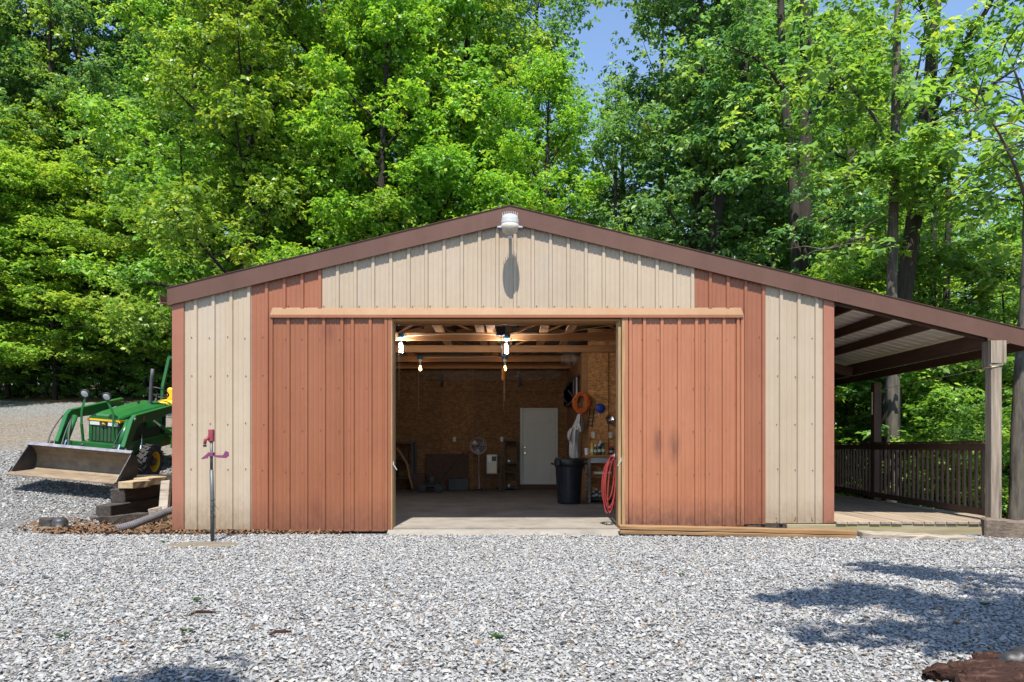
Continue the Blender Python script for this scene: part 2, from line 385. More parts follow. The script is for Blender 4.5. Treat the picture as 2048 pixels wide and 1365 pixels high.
# ---------------------------------------------------------------- ground
rng = np.random.default_rng(7)
def ground_z(x, y):
    x = np.asarray(x, float); y = np.asarray(y, float)
    d = y - 9.3
    rise = 0.145 * np.where(d > 0, np.where(d < .8, d * d / 1.6, d - .4), 0)
    rise = np.where(y > 32, 0.145 * 22.3 + (y - 32) * .09, rise)
    rise = np.where(y > 90, 0.145 * 22.3 + 58 * .09, rise)
    lat = 0.11 * np.clip(-6.2 - x, 0, 2) * sstep(9, 12, y)
    a = sstep(10.3, 10.9, y)
    lo = -5.0 + a * (-6.05 + 5.0); hi = -6.6 + a * (-6.22 + 6.6)
    t = np.clip((x - lo) / (hi - lo), 0, 1); m = t * t * (3 - 2 * t)
    m2 = sstep(18.9, 26, y) * sstep(7, -4, x)
    z = np.maximum(m, m2) * (rise + lat)
    z = z - 0.085 * np.clip(y - 10.6, 0, 16) * sstep(6.7, 9.5, x)
    z = z + 0.05 * np.clip(y - 30, 0, 40) * sstep(2, 8, x)
    z = z + 0.012 * np.sin(x * 2.1 + y * .7) * np.cos(y * 1.7 - x * .4) * sstep(9.2, 8.2, y)
    return z
def gz(x, y): return float(ground_z(np.array([x]), np.array([y]))[0])

gx = np.unique(np.concatenate([np.linspace(-420, -40, 14), np.linspace(-40, -12, 40), np.linspace(-12, -6.5, 44), np.linspace(-6.5, -4.4, 42), np.linspace(-4.4, 12, 70), np.linspace(12, 40, 30), np.linspace(40, 420, 14)]))
gy = np.unique(np.concatenate([np.linspace(-200, -6, 10), np.linspace(-6, 3, 14), np.linspace(3, 9.2, 40), np.linspace(9.2, 14, 48), np.linspace(14, 34, 60), np.linspace(34, 100, 30), np.linspace(100, 600, 12)]))
GX, GY = np.meshgrid(gx, gy); GZ = ground_z(GX, GY)
nx, ny = len(gx), len(gy)
gv = np.stack([GX, GY, GZ], -1).reshape(-1, 3)
gi = np.arange(nx * ny).reshape(ny, nx)
gf = np.stack([gi[:-1, :-1], gi[:-1, 1:], gi[1:, 1:], gi[1:, :-1]], -1).reshape(-1, 4)
gme = bpy.data.meshes.new('ground'); gme.from_pydata(gv.tolist(), [], gf.tolist()); gme.update()
gme.polygons.foreach_set('use_smooth', [True] * len(gme.polygons))
X_, Y_ = gv[:, 0], gv[:, 1]
edge = 27.5 + .8 * np.sin(X_ * .5)
grav = np.where(X_ < -6.0, sstep(edge + 1.5, edge - .5, Y_), sstep(9.95, 9.8, Y_))
grav = grav * sstep(6.9, 6.5, X_ - np.clip(6 - Y_, 0, 9))
strip = np.exp(-((Y_ - 10.15) / .55) ** 2) * sstep(-7.2, -6.0, X_) * sstep(-1.7, -2.3, X_)
grav = grav * (1 - np.clip(strip * 1.6, 0, 1))
tan = sstep(11.5, 17.5, Y_) * sstep(27, 20, Y_)
near = sstep(15.0, 13.0, Y_)
for nm, arr in (('gravel', grav), ('tan', tan), ('near', near)):
    at = gme.attributes.new(nm, 'FLOAT', 'POINT'); at.data.foreach_set('value', arr.astype(np.float32))
gm, n, l, b = nodes('ground')
tc = n.new('ShaderNodeTexCoord')
vo = n.new('ShaderNodeTexVoronoi'); vo.inputs['Scale'].default_value = 26; l.new(tc.outputs['Object'], vo.inputs['Vector'])
sp = n.new('ShaderNodeSeparateColor'); l.new(vo.outputs['Color'], sp.inputs[0])
r1 = n.new('ShaderNodeValToRGB'); l.new(sp.outputs[0], r1.inputs[0]); e = r1.color_ramp.elements
e[0].color = (.06, .06, .06, 1); e[1].color = (.25, .245, .235, 1); x = e.new(.5); x.color = (.16, .16, .158, 1)
r2 = n.new('ShaderNodeValToRGB'); l.new(sp.outputs[1], r2.inputs[0]); e = r2.color_ramp.elements
e[0].color = (.085, .066, .046, 1); e[1].color = (.25, .215, .17, 1)
nz = n.new('ShaderNodeTexNoise'); nz.inputs['Scale'].default_value = .9; nz.inputs['Detail'].default_value = 8; nz.inputs['Roughness'].default_value = .7
l.new(tc.outputs['Object'], nz.inputs['Vector'])
def attr(nm):
    a = n.new('ShaderNodeAttribute'); a.attribute_name = nm; return a.outputs['Fac']
def math_(op, a, c):
    q = n.new('ShaderNodeMath'); q.operation = op
    for i, v in enumerate((a, c)):
        if isinstance(v, (int, float)): q.inputs[i].default_value = v
        else: l.new(v, q.inputs[i])
    return q.outputs[0]
def rng_(v, a, c):
    q = n.new('ShaderNodeMapRange'); q.inputs['From Min'].default_value = a; q.inputs['From Max'].default_value = c; l.new(v, q.inputs['Value']); return q.outputs[0]
tanf = rng_(math_('ADD', math_('MULTIPLY', attr('tan'), .55), nz.outputs['Fac']), .72, 1.15)
mx1 = n.new('ShaderNodeMix'); mx1.data_type = 'RGBA'; l.new(tanf, mx1.inputs[0]); l.new(r1.outputs[0], mx1.inputs[6]); l.new(r2.outputs[0], mx1.inputs[7])
n2 = n.new('ShaderNodeTexNoise'); n2.inputs['Scale'].default_value = 22; n2.inputs['Detail'].default_value = 8; n2.inputs['Roughness'].default_value = .75
l.new(tc.outputs['Object'], n2.inputs['Vector'])
r3 = n.new('ShaderNodeValToRGB'); l.new(n2.outputs['Fac'], r3.inputs[0]); e = r3.color_ramp.elements
e[0].position = .3; e[1].position = .72; e[0].color = (.045, .03, .018, 1); e[1].color = (.21, .13, .07, 1)
gf_ = rng_(math_('ADD', attr('gravel'), math_('MULTIPLY', math_('SUBTRACT', nz.outputs['Fac'], .5), .9)), .4, .6)
mx2 = n.new('ShaderNodeMix'); mx2.data_type = 'RGBA'; l.new(gf_, mx2.inputs[0]); l.new(r3.outputs[0], mx2.inputs[6]); l.new(mx1.outputs[2], mx2.inputs[7])
dk_ = n.new('ShaderNodeMix'); dk_.data_type = 'RGBA'; l.new(math_('MULTIPLY', attr('near'), gf_), dk_.inputs[0]); l.new(mx2.outputs[2], dk_.inputs[6]); dk_.inputs[7].default_value = (.13, .128, .124, 1)
l.new(dk_.outputs[2], b.inputs['Base Color']); b.inputs['Roughness'].default_value = .95; b.inputs['Specular IOR Level'].default_value = .15
bp = n.new('ShaderNodeBump'); bp.inputs['Strength'].default_value = .9; bp.inputs['Distance'].default_value = .03
l.new(math_('SUBTRACT', 1.0, vo.outputs['Distance']), bp.inputs['Height']); l.new(bp.outputs[0], b.inputs['Normal'])
gme.materials.append(gm)
go = bpy.data.objects.new('ground', gme); COL.objects.link(go); go['kind'] = 'structure'; go['label'] = 'pale grey gravel yard rising to a drive on the left, leaf mould under the trees'

# crushed limestone lying on the yard: chips set on points with geometry nodes
CHIPS = []
for ci in range(10):
    rc = random.Random(900 + ci); bm = bmesh.new()
    for _ in range(9):
        u = Vector((rc.gauss(0, 1), rc.gauss(0, 1), rc.gauss(0, 1))).normalized()
        bm.verts.new((u.x * .5 * rc.uniform(.75, 1.15), u.y * .36 * rc.uniform(.7, 1.2), u.z * rc.uniform(.13, .24)))
    h = bmesh.ops.convex_hull(bm, input=bm.verts)
    bmesh.ops.delete(bm, geom=list({g for g in h['geom_interior'] + h['geom_unused'] if isinstance(g, bmesh.types.BMVert)}), context='VERTS')
    me = bpy.data.meshes.new('stone_chip'); bm.to_mesh(me); bm.free(); CHIPS.append(bpy.data.objects.new('stone_chip', me))
def chip_nodes():
    ng = bpy.data.node_groups.new('gravel_chips', 'GeometryNodeTree')
    ng.interface.new_socket('Geometry', in_out='INPUT', socket_type='NodeSocketGeometry'); ng.interface.new_socket('Geometry', in_out='OUTPUT', socket_type='NodeSocketGeometry')
    N, L = ng.nodes, ng.links; gi_ = N.new('NodeGroupInput'); go_ = N.new('NodeGroupOutput'); ip = N.new('GeometryNodeInstanceOnPoints'); jn = N.new('GeometryNodeJoinGeometry')
    for o in CHIPS:
        oi = N.new('GeometryNodeObjectInfo'); oi.inputs['Object'].default_value = o; oi.inputs['As Instance'].default_value = True; L.new(oi.outputs['Geometry'], jn.inputs[0])
    def na(nm, t):
        q = N.new('GeometryNodeInputNamedAttribute'); q.data_type = t; q.inputs['Name'].default_value = nm; return q.outputs['Attribute']
    L.new(gi_.outputs[0], ip.inputs['Points']); L.new(jn.outputs[0], ip.inputs['Instance']); ip.inputs['Pick Instance'].default_value = True
    L.new(na('pick', 'INT'), ip.inputs['Instance Index']); L.new(na('turn', 'FLOAT_VECTOR'), ip.inputs['Rotation']); L.new(na('size', 'FLOAT_VECTOR'), ip.inputs['Scale'])
    L.new(ip.outputs[0], go_.inputs[0]); return ng
CHIP_NG = chip_nodes()
def stones(name, n, area, size, seed, keep, label):
    r = np.random.default_rng(seed)
    x, y = area(r, n); k = keep(x, y, r); x, y = x[k], y[k]; n = len(x)
    s = size * np.clip(np.exp(r.normal(0, .36, n)), .4, 2.1)
    z = ground_z(x, y) + s * r.uniform(-.05, .33, n)
    me = bpy.data.meshes.new(name); me.vertices.add(n); me.vertices.foreach_set('co', np.stack([x, y, z], -1).reshape(-1).astype(np.float32))
    def att(nm, t, v, f): q = me.attributes.new(nm, t, 'POINT'); q.data.foreach_set(f, v)
    att('tint', 'FLOAT', r.uniform(0, 1, n).astype(np.float32), 'value'); att('pick', 'INT', r.integers(0, len(CHIPS), n).astype(np.int32), 'value')
    att('turn', 'FLOAT_VECTOR', np.stack([r.normal(0, .30, n), r.normal(0, .30, n), r.uniform(0, 6.28, n)], -1).reshape(-1).astype(np.float32), 'vector')
    att('size', 'FLOAT_VECTOR', (s[:, None] * np.stack([np.ones(n), r.uniform(.7, 1.2, n), r.uniform(.7, 1.5, n)], -1)).reshape(-1).astype(np.float32), 'vector')
    o = bpy.data.objects.new(name, me); COL.objects.link(o); tag(o, label, 'gravel', kind='stuff')
    md = o.modifiers.new('chips', 'NODES'); md.node_group = CHIP_NG
    return o
sm, n, l, b = nodes('limestone')
a = n.new('ShaderNodeAttribute'); a.attribute_type = 'INSTANCER'; a.attribute_name = 'tint'
rp = n.new('ShaderNodeValToRGB'); l.new(a.outputs['Fac'], rp.inputs[0]); e = rp.color_ramp.elements
e[0].color = (.17, .17, .17, 1); e[1].color = (.15, .085, .042, 1); e[1].position = .992
for p, c in ((.10, (.21, .211, .21)), (.5, (.268, .268, .264)), (.85, (.33, .328, .32)), (.955, (.29, .27, .23)), (.98, (.24, .195, .145))):
    x = e.new(p); x.color = (*c, 1)
tc = n.new('ShaderNodeTexCoord'); nz = n.new('ShaderNodeTexNoise'); nz.inputs['Scale'].default_value = 60; nz.inputs['Detail'].default_value = 4
l.new(tc.outputs['Object'], nz.inputs['Vector'])
mx = n.new('ShaderNodeMix'); mx.data_type = 'RGBA'; mx.blend_type = 'MULTIPLY'; mx.inputs[0].default_value = .5
l.new(rp.outputs[0], mx.inputs[6]); l.new(nz.outputs['Fac'], mx.inputs[7])
l.new(rp.outputs[0], b.inputs['Base Color']); b.inputs['Roughness'].default_value = .85; b.inputs['Specular IOR Level'].default_value = .25
for o in CHIPS: o.data.materials.append(sm)
def wedge(y0, y1, k):
    def f(r, n):
        y = np.sqrt(r.uniform(y0 * y0, y1 * y1, n)); return r.uniform(-1, 1, n) * k * y, y
    return f
def keep_yard(x, y, r):
    k = ~((x > -3.2) & (x < 4.3) & (y > 9.62)) & ~((x > 1.2) & (y > 9.45) & (x < 6.6)) & (y < 9.95)
    strip = (y > 9.62) & (x < -2.2) & (x > -6.2)
    return k & (~strip | (r.uniform(0, 1, len(x)) < .3))
stones('gravel', 290000, wedge(3.0, 10.0, .80), .0262, 11, keep_yard, 'pale grey crushed stone spread over the yard in front of the barn')
def drive(r, n): return r.uniform(-15, -4.6, n), 9.9 + r.uniform(0, 1, n) ** 1.4 * 5.6
def keep_drive(x, y, r):
    k = (x < -6.05 - np.clip(10.9 - y, 0, 1) * -.5) & ~((x > -6.25) & (y > 10.75)) & (x < -.35 * y)
    near = np.exp(-((y - 10.15) / .45) ** 2) * (x > -7.0)
    return k & (x > -.80 * y) & (r.uniform(0, 1, len(x)) > near * .9)
stones('gravel', 100000, drive, .034, 12, keep_drive, 'pale grey crushed stone on the drive around the green tractor')

# ---------------------------------------------------------------- barn
barn = thing('barn', 'low metal pole barn with brown and cream ribbed walls and two open sliding doors', 'barn', (0, 9.8, 0))
WY = 9.8
K = WY / F
SL, APX, APZ = .24, -.03, 4.32
def top(x): return APZ - SL * abs(x - APX)
RIB = [(392 + 35.45 * k - 1024) * K for k in range(36)]
def ribbed(name, x0, x1, ribs, yb, zb, zt, m, parent, h=.025, rw=.029, minor=True, pitch=None):
    pts = [(x0, 0)]
    rs = sorted(ribs)
    for i, r in enumerate(rs):
        pts += [(r - rw, 0), (r - rw * .62, h), (r + rw * .62, h), (r + rw, 0)]
    if minor:
        ps = pitch or .235
        for r in [rs[0] - ps] + rs:
            for t in (.36, .64):
                c = r + ps * t; pts += [(c - .012, 0), (c - .006, .0045), (c + .006, .0045), (c + .012, 0)]
    pts = sorted(p for p in set(pts) if x0 <= p[0] <= x1) + [(x1, 0)]
    # the profile at the very ends of a sheet that starts or stops on a rib
    mb = MB(); vs = []; n = len(pts)
    for (x, hh) in pts:
        vs.append((x, yb - hh, zb(x) if callable(zb) else zb)); vs.append((x, yb - hh, zt(x) if callable(zt) else zt))
    mb.add(vs, [(2 * i, 2 * i + 2, 2 * i + 3, 2 * i + 1) for i in range(n - 1)])
    return mb.build(name, m, parent)
soff = lambda x: top(x) - .13
XL, XR = -4.48, 4.245
e_ = .031
def panel(k0, k1, m, zb, zt=soff, x0=None, x1=None):
    a = RIB[k0] + e_ if x0 is None else x0; c = RIB[k1] + e_ if x1 is None else x1
    rs = [r for r in RIB if a < r < c]
    ribbed('wall_panel', a, c, rs, WY, zb, zt, m, barn, pitch=35.45 * K)
HZ = 2.955
panel(0, 3, 'cream', .046, x0=XL + .14)
panel(3, 7, 'brown', .05)
for a, c in ((7, 10), (10, 13), (13, 16), (16, 19), (19, 22), (22, 25), (25, 28)):
    panel(a, c, 'cream', HZ)
# the wall behind the right door is brown sheet as well
panel(28, 32, 'brown', .12)
panel(32, 35, 'cream', .132, x1=XR - .125)
panel(7, 11, 'brown', .05, zt=HZ - .004, x1=-1.60)
panel(24, 28, 'brown', .12, zt=HZ - .004, x0=1.47)
# corner trims, L-shaped
for (a, c, z0) in ((XL - .012, XL + .145, .044), (XR - .13, XR + .012, .132)):
    xx = a if a < 0 else c
    mb = MB(); mb.box(a, c, WY - .026, WY - .004, z0, top(xx) - .17); mb.box(min(a, c) if a < 0 else c - .012, a + .012 if a < 0 else c, WY - .004, WY + .16, z0, top(xx) - .17)
    mb.build('corner_trim', 'trim', barn, bevel=.004)
# side and back walls
def side_wall(x, face):
    pts = [(WY + .02, 0)]; y = WY + .02
    while y < 18.55:
        pts += [(y + .09, 0), (y + .104, .02), (y + .13, .02), (y + .144, 0)]; y += .235
    pts.append((18.66, 0)); vs = []
    for (yy, h) in pts: vs += [(x + face * h, yy, .04), (x + face * h, yy, top(x) - .06)]
    MB().add(vs, [(2 * i, 2 * i + 2, 2 * i + 3, 2 * i + 1) for i in range(len(pts) - 1)]).build('side_wall', 'brown', barn)
side_wall(XL + .01, -1); side_wall(XR - .01, 1)
MB().prism([(XL, .04), (XR, .04), (XR, top(XR) - .06), (APX, APZ - .06), (XL, top(XL) - .06)], 18.64, 18.66, 'y').build('back_wall', 'cream', barn)
# framing of the front wall: sheathing behind the sheets with the door opening left out
OX0, OX1, OZ = -1.565, 1.435, 2.83
fw = MB()
fw.prism([(XL + .02, .06), (OX0 - .04, .06), (OX0 - .04, top(OX0) - .15), (XL + .02, top(XL) - .15)], WY + .012, WY + .14, 'y')
fw.prism([(OX1 + .04, .06), (XR - .02, .06), (XR - .02, top(XR) - .15), (OX1 + .04, top(OX1) - .15)], WY + .012, WY + .14, 'y')
fw.prism([(OX0 - .038, OZ), (OX1 + .038, OZ), (OX1 + .038, top(OX1) - .15), (APX, APZ - .15), (OX0 - .038, top(OX0) - .15)], WY + .014, WY + .138, 'y')
fw.build('front_framing', 'lumber', barn)
for x in (OX0, OX1):
    MB().box(x - .038, x, WY - .06, WY + .15, .077, OZ - .002).build('door_jamb', 'jamb', barn, bevel=.004)
MB().box(OX0 - .03, OX1 + .03, WY - .05, WY + .16, OZ - .03, OZ - .001).build('door_head', 'lumber', barn)
# floor slab and its apron
MB().prism([(XL + .03, 9.83), (OX0, 9.83), (OX0, 9.74), (OX1, 9.74), (OX1, 9.83), (XR - .03, 9.83), (XR - .03, 18.62), (XL + .03, 18.62)], -.25, .077, 'z').build('floor_slab', 'concrete', barn)
for a, c in ((XL + .02, OX0 - .04), (OX1 + .04, XR - .02)): MB().box(a, c, 9.806, 9.826, -.15, .12).build('gap_shade_strip', 'sleeper', barn)  # added dark strip standing in for the shaded gap under the wall sheets
ap = MB(); seg = 24; vs = []
for i in range(seg + 1):
    x = -1.62 + 3.05 * i / seg; yf = 9.50 + .05 * math.sin(i * 1.3) + .03 * math.sin(i * 3.1)
    vs += [(x, 9.738, .058), (x, 9.66, .052), (x, yf, -.004), (x, 9.738, -.2)]
fs = []
for i in range(seg):
    a = 4 * i; fs += [(a, a + 4, a + 5, a + 1), (a + 1, a + 5, a + 6, a + 2), (a + 2, a + 6, a + 7, a + 3)]
ap.add(vs, fs).build('apron', 'concrete', barn)
# rake trim: tall dark brown board with a lip and a drip edge, in lapped lengths
def rake(x0, x1, dy=0.0):
    pr = [(9.735, -.235), (9.728, -.02), (9.716, -.004), (9.72, .0), (9.80, .0), (9.80, -.02), (9.748, -.03), (9.748, -.235)]
    vs = []; 
    for x in (x0, x1):
        for (y, z) in pr: vs.append((x, y - dy, top(x) + z + dy * .5))
    k = len(pr)
    MB().add(vs, [tuple(range(k)), tuple(range(2 * k - 1, k - 1, -1))] + [(i, k + i, k + (i + 1) % k, (i + 1) % k) for i in range(k)]).build('rake_trim', 'rake', barn)
rake(XL - .055, -1.6); rake(-1.62, APX, .002); rake(APX, 1.45, .002); rake(1.43, 4.30); rake(4.28, 7.02, .002)
for (a, c) in ((XL - .02, APX), (APX, 7.0)):   # soffit strip between trim and wall
    mb = MB(); vs = []
    for x in (a, c): vs += [(x, 9.75, top(x) - .12), (x, 9.86, top(x) - .12), (x, 9.86, top(x) - .16), (x, 9.75, top(x) - .16)]
    mb.add(vs, [(0, 1, 2, 3), (7, 6, 5, 4)] + [(i, 4 + i, 4 + (i + 1) % 4, (i + 1) % 4) for i in range(4)]).build('soffit_strip', 'rake', barn)
# roof sheets, ribs running down the slope
def roof_sheet(x0, x1, dz, m, name):
    vs = []; pts = []; y = 9.745
    while y < 18.75:
        pts += [(y, 0), (y + .165, 0), (y + .18, .024), (y + .21, .024), (y + .225, 0)]; y += .229
    for (yy, h) in pts: vs += [(x0, yy, top(x0) + dz + h), (x1, yy, top(x1) + dz + h)]
    MB().add(vs, [(2 * i, 2 * i + 2, 2 * i + 3, 2 * i + 1) for i in range(len(pts) - 1)]).build(name, m, barn)
roof_sheet(XL - .12, APX, -.02, 'roof', 'roof_sheet'); roof_sheet(APX, 4.27, -.02, 'roof', 'roof_sheet'); roof_sheet(4.25, 7.0, -.016, 'roof', 'roof_sheet')
roof_sheet(4.26, 6.99, -.045, 'white_roof', 'porch_ceiling_sheet')
for s in (-1, 1):
    MB().prism([(APX, APZ + .012), (APX + s * .2, APZ + .012 - .2 * SL), (APX + s * .2, APZ + .004 - .2 * SL), (APX, APZ + .004)], 9.75, 18.75, 'y').build('ridge_cap', 'rake', barn)
gut = MB(); gut.prism([(XL - .08, 3.16), (XL - .08, 3.05), (XL - .19, 3.05), (XL - .21, 3.17), (XL - .20, 3.17), (XL - .18, 3.06), (XL - .09, 3.06), (XL - .09, 3.16)], 9.82, 18.6, 'y')
gut.build('gutter', 'rake', barn)
# track cover over the sliding doors
tx0, tx1 = (541 - 1024) * .00656, (1486 - 1024) * .00656
for (a, c) in ((tx0, 0.0), (0.0, tx1)):
    MB().prism([(WY - .005, 2.985), (WY - .118, 2.872), (WY - .118, 2.84), (WY - .112, 2.84), (WY - .112, 2.868), (WY - .003, 2.975)], a, c, 'x').build('track_cover', 'track', barn)
MB().box(tx0 + .02, tx1 - .02, WY - .1195, WY - .1165, 2.834, 2.868).build('track_lip', 'brown', barn)
MB().box(tx0 + .06, tx1 - .06, WY - .08, WY - .03, 2.868, 2.90).build('door_track', 'steel', barn)

# sliding doors: wooden frame, ribbed sheets, edge trim
def sliding_door(x0, x1, z0, ribs_px, split_px, m):
    yb = WY - .075
    d = MB()
    for (a, c, e1, f1) in ((x0 + .01, x0 + .1, z0 + .01, 2.86), (x1 - .1, x1 - .01, z0 + .01, 2.86)):
        d.box(a, c, yb + .004, yb + .052, e1, f1)
    for z in (z0 + .06, 1.0, 1.75, 2.5, 2.80):
        d.box(x0 + .102, x1 - .102, yb + .006, yb + .05, z - .045, z + .045)
    door = d.build('sliding_door', 'jamb', barn)
    kd = (WY - .09) / F
    ribs = [(p - 1024) * kd for p in ribs_px]; sx = (split_px - 1024) * kd
    for (a, c, dy) in ((x0, sx, 0), (sx, x1, .003)):
        o = ribbed('door_sheet', a, c, [r for r in ribs if a <= r < c - .001], yb - dy, z0, 2.865, m, door, pitch=35.5 * kd)
    for (a, c) in ((x0 - .006, x0 + .035), (x1 - .035, x1 + .006)):
        MB().box(a, c, yb - .027, yb - .005, z0 - .004, 2.862).build('edge_trim', m, door, bevel=.003)
    MB().box(x0, x1, yb - .012, yb + .03, z0 - .012, z0 + .012).build('bottom_trim', m, door)
    return door
dl = sliding_door(-3.172, -1.592, .045, (576.5, 612, 647.5, 684, 705, 740.5, 772), 693, 'door_l')
dr = sliding_door(1.487, 3.037, .112, (1261, 1289, 1324, 1358.5, 1393, 1414, 1448, 1476), 1402, 'door_r')
dl_in = MB().box(-1.588, -1.570, WY - .10, WY - .02, .05, 2.83).build('edge_board', 'jamb', dl)
dr_in = MB().box(1.442, 1.482, WY - .10, WY - .02, .12, 2.83).build('edge_board', 'jamb', dr)
for d, x, s, z in ((dl, -1.565, 1, .88), (dr, 1.44, -1, .93)):
    mb = MB(); mb.beam((x, WY - .06, z + .04), (x + s * .05, WY - .06, z - .04), .012, .016, up=(0, 1, 0)); mb.box(x - .012, x + .012, WY - .07, WY - .045, z + .02, z + .07)
    mb.build('latch', 'chrome', d)
# screws
scr = MB()
def screw(x, y, z):
    scr.lathe([(.0085, 0), (.0085, .003), (.006, .004), (.006, .008)], 6, Matrix.Translation((x, y, z)) @ Matrix.Rotation(math.pi / 2, 4, 'X'))
rj = random.Random(3)
for k in list(range(0, 5)) + list(range(31, 36)):
    for z in (2.59, 2.08, 1.45, .84) + ((.19, .16) if k > 31 else ()):
        if z < soff(RIB[k]): screw(RIB[k] - .052 + rj.uniform(-.012, .012), WY - .001, z + rj.uniform(-.012, .012))
for k in range(5, 31): screw(RIB[k] + .05, WY - .001, 3.0 + rj.uniform(-.006, .006))
kd = (WY - .09) / F
for px in (570, 604.5, 640, 677, 698, 733): 
    for z in (2.56, 1.92, 1.36, .80): screw((px - 1024 + rj.uniform(-2, 2)) * kd, WY - .076, z + rj.uniform(-.012, .012))
for px in (1283, 1317.5, 1353, 1388, 1408, 1420, 1453):
    for z in (2.55, 1.91, 1.355, .78): screw((px - 1024 + rj.uniform(-2, 2)) * kd, WY - .076, z + rj.uniform(-.012, .012))
scr.build('screws', 'screw', barn, kind='stuff')

# gable light
gl = thing('yard_light', 'white finned dusk-to-dawn light on a short arm under the roof peak', 'outdoor light', W(1020, 447, 9.76))
gp = W(1020, 447, 9.76)
MB().box(gp.x - .17, gp.x + .17, 9.735, 9.775, gp.z - .065, gp.z + .025).build('mounting_plate', 'steel', gl, bevel=.004)
MB().tube([(gp.x, 9.74, gp.z - .02), (gp.x, 9.66, gp.z - .045), (gp.x, 9.56, 4.02)], .022, 10).build('arm', 'steel', gl, smooth=True)
lc = Vector((gp.x, 9.47, 4.0))
h_ = MB(); h_.lathe([(.05, .105), (.092, .10), (.108, .06), (.114, .0), (.112, -.012)], 24, Matrix.Translation(lc))
for i in range(9):
    x = (i - 4) * .0235; q = math.sqrt(max(0, .105 ** 2 - x * x))
    h_.box(lc.x + x - .003, lc.x + x + .003, lc.y - q, lc.y + q, lc.z + .05, lc.z + .128)
h_.build('housing', 'housing', gl)
MB().lathe([(.112, -.014), (.108, -.06), (.092, -.105), (.06, -.128), (.0, -.134)], 24, Matrix.Translation(lc)).build('lens', 'lens', gl, smooth=True)
MB().lathe([(.03, -.134), (.03, -.16), (.018, -.17)], 10, Matrix.Translation(lc + Vector((.0, .09, .0)))).build('sensor', 'steel', gl)

# ---------------------------------------------------------------- inside the barn
FZ = .077
CH = 3.0
truss_y = (11.3, 12.95, 14.57, 16.2, 17.65)
rl = random.Random(5)
for ti, ty in enumerate(truss_y):
    xr = XR - .1
    # each truss: bottom chord with top chords and webs
    t = MB().box(XL + .1, xr, ty - .019, ty + .019, CH, CH + .135).build('truss', 'lumber', barn, bevel=.003)
    for s, xe in ((-1, XL + .06), (1, XR - .06)):
        MB().beam((APX, ty, APZ - .16), (xe, ty, top(xe) - .16), .036, .135, up=(0, 0, 1)).build('top_chord', 'lumber', t)
    MB().beam((APX, ty, CH + .14), (APX, ty, APZ - .23), .034, .09, up=(0, 1, 0)).build('web', 'lumber', t)
    for s in (-1, 1):
        MB().beam((APX + s * .1, ty, CH + .14), (APX + s * 1.5, ty, top(APX + s * 1.5) - .22), .034, .09, up=(0, 1, 0)).build('web', 'lumber', t)
        MB().beam((APX + s * 1.6, ty, top(APX + s * 1.5) - .22), (APX + s * 2.6, ty, CH + .13), .034, .09, up=(0, 1, 0)).build('web', 'lumber', t)
for i in range(8):
    for s in (-1, 1):
        x = APX + s * (.18 + i * .58)
        if XL < x < XR: MB().box(x - .019, x + .019, 9.96, 18.5, top(x) - .155 + .001, top(x) - .07).build('purlin', 'lumber_y', barn)
# boards lying across the bottom chords
for (x, y0, y1) in ((-1.25, 11.2, 14.8), (-.55, 11.2, 16.4), (-.36, 11.2, 16.4), (.55, 11.25, 14.7), (1.0, 11.2, 14.7), (-2.2, 11.2, 16.4)):
    MB().box(x - .07, x + .07, y0, y1, CH + .138, CH + .175).build('loft_board', 'lumber_y', barn)
# strand board lining
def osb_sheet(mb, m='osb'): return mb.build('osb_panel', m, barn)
bx = [(-4.4), (-2.95), (-1.735), (-.975), (-.19), (.19), (1.16), (2.40), (4.18)]
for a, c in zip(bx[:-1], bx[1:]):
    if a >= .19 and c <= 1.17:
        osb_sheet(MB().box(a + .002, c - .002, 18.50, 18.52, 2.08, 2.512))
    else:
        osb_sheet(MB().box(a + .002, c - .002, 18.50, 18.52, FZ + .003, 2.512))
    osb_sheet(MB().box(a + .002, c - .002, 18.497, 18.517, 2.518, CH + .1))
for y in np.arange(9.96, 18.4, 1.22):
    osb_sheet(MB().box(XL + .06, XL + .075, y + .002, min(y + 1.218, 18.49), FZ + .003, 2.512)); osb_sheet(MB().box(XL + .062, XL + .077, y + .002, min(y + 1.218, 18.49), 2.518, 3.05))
PX, PY = 1.38, 14.60                       # partition that closes off the right rear corner
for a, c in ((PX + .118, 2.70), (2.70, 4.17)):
    osb_sheet(MB().box(a + .002, c - .002, PY, PY + .014, FZ + .003, 2.512), 'osb_lit'); osb_sheet(MB().box(a + .002, c - .002, PY - .002, PY + .012, 2.518, CH - .004), 'osb_lit')
    osb_sheet(MB().box(a + .002, c - .002, PY + .021, PY + .035, CH + .002, top(c) - .2), 'osb_lit')
MB().box(PX, PX + .116, PY - .006, PY + .03, FZ + .003, CH - .004).build('corner_board', 'lumber', barn)
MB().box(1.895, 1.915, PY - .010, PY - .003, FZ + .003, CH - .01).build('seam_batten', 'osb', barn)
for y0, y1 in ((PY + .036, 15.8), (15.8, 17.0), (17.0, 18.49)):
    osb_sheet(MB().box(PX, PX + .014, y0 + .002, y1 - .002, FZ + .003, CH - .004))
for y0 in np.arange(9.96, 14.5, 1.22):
    osb_sheet(MB().box(XR - .075, XR - .06, y0 + .002, min(y0 + 1.218, 14.58), FZ + .003, CH))
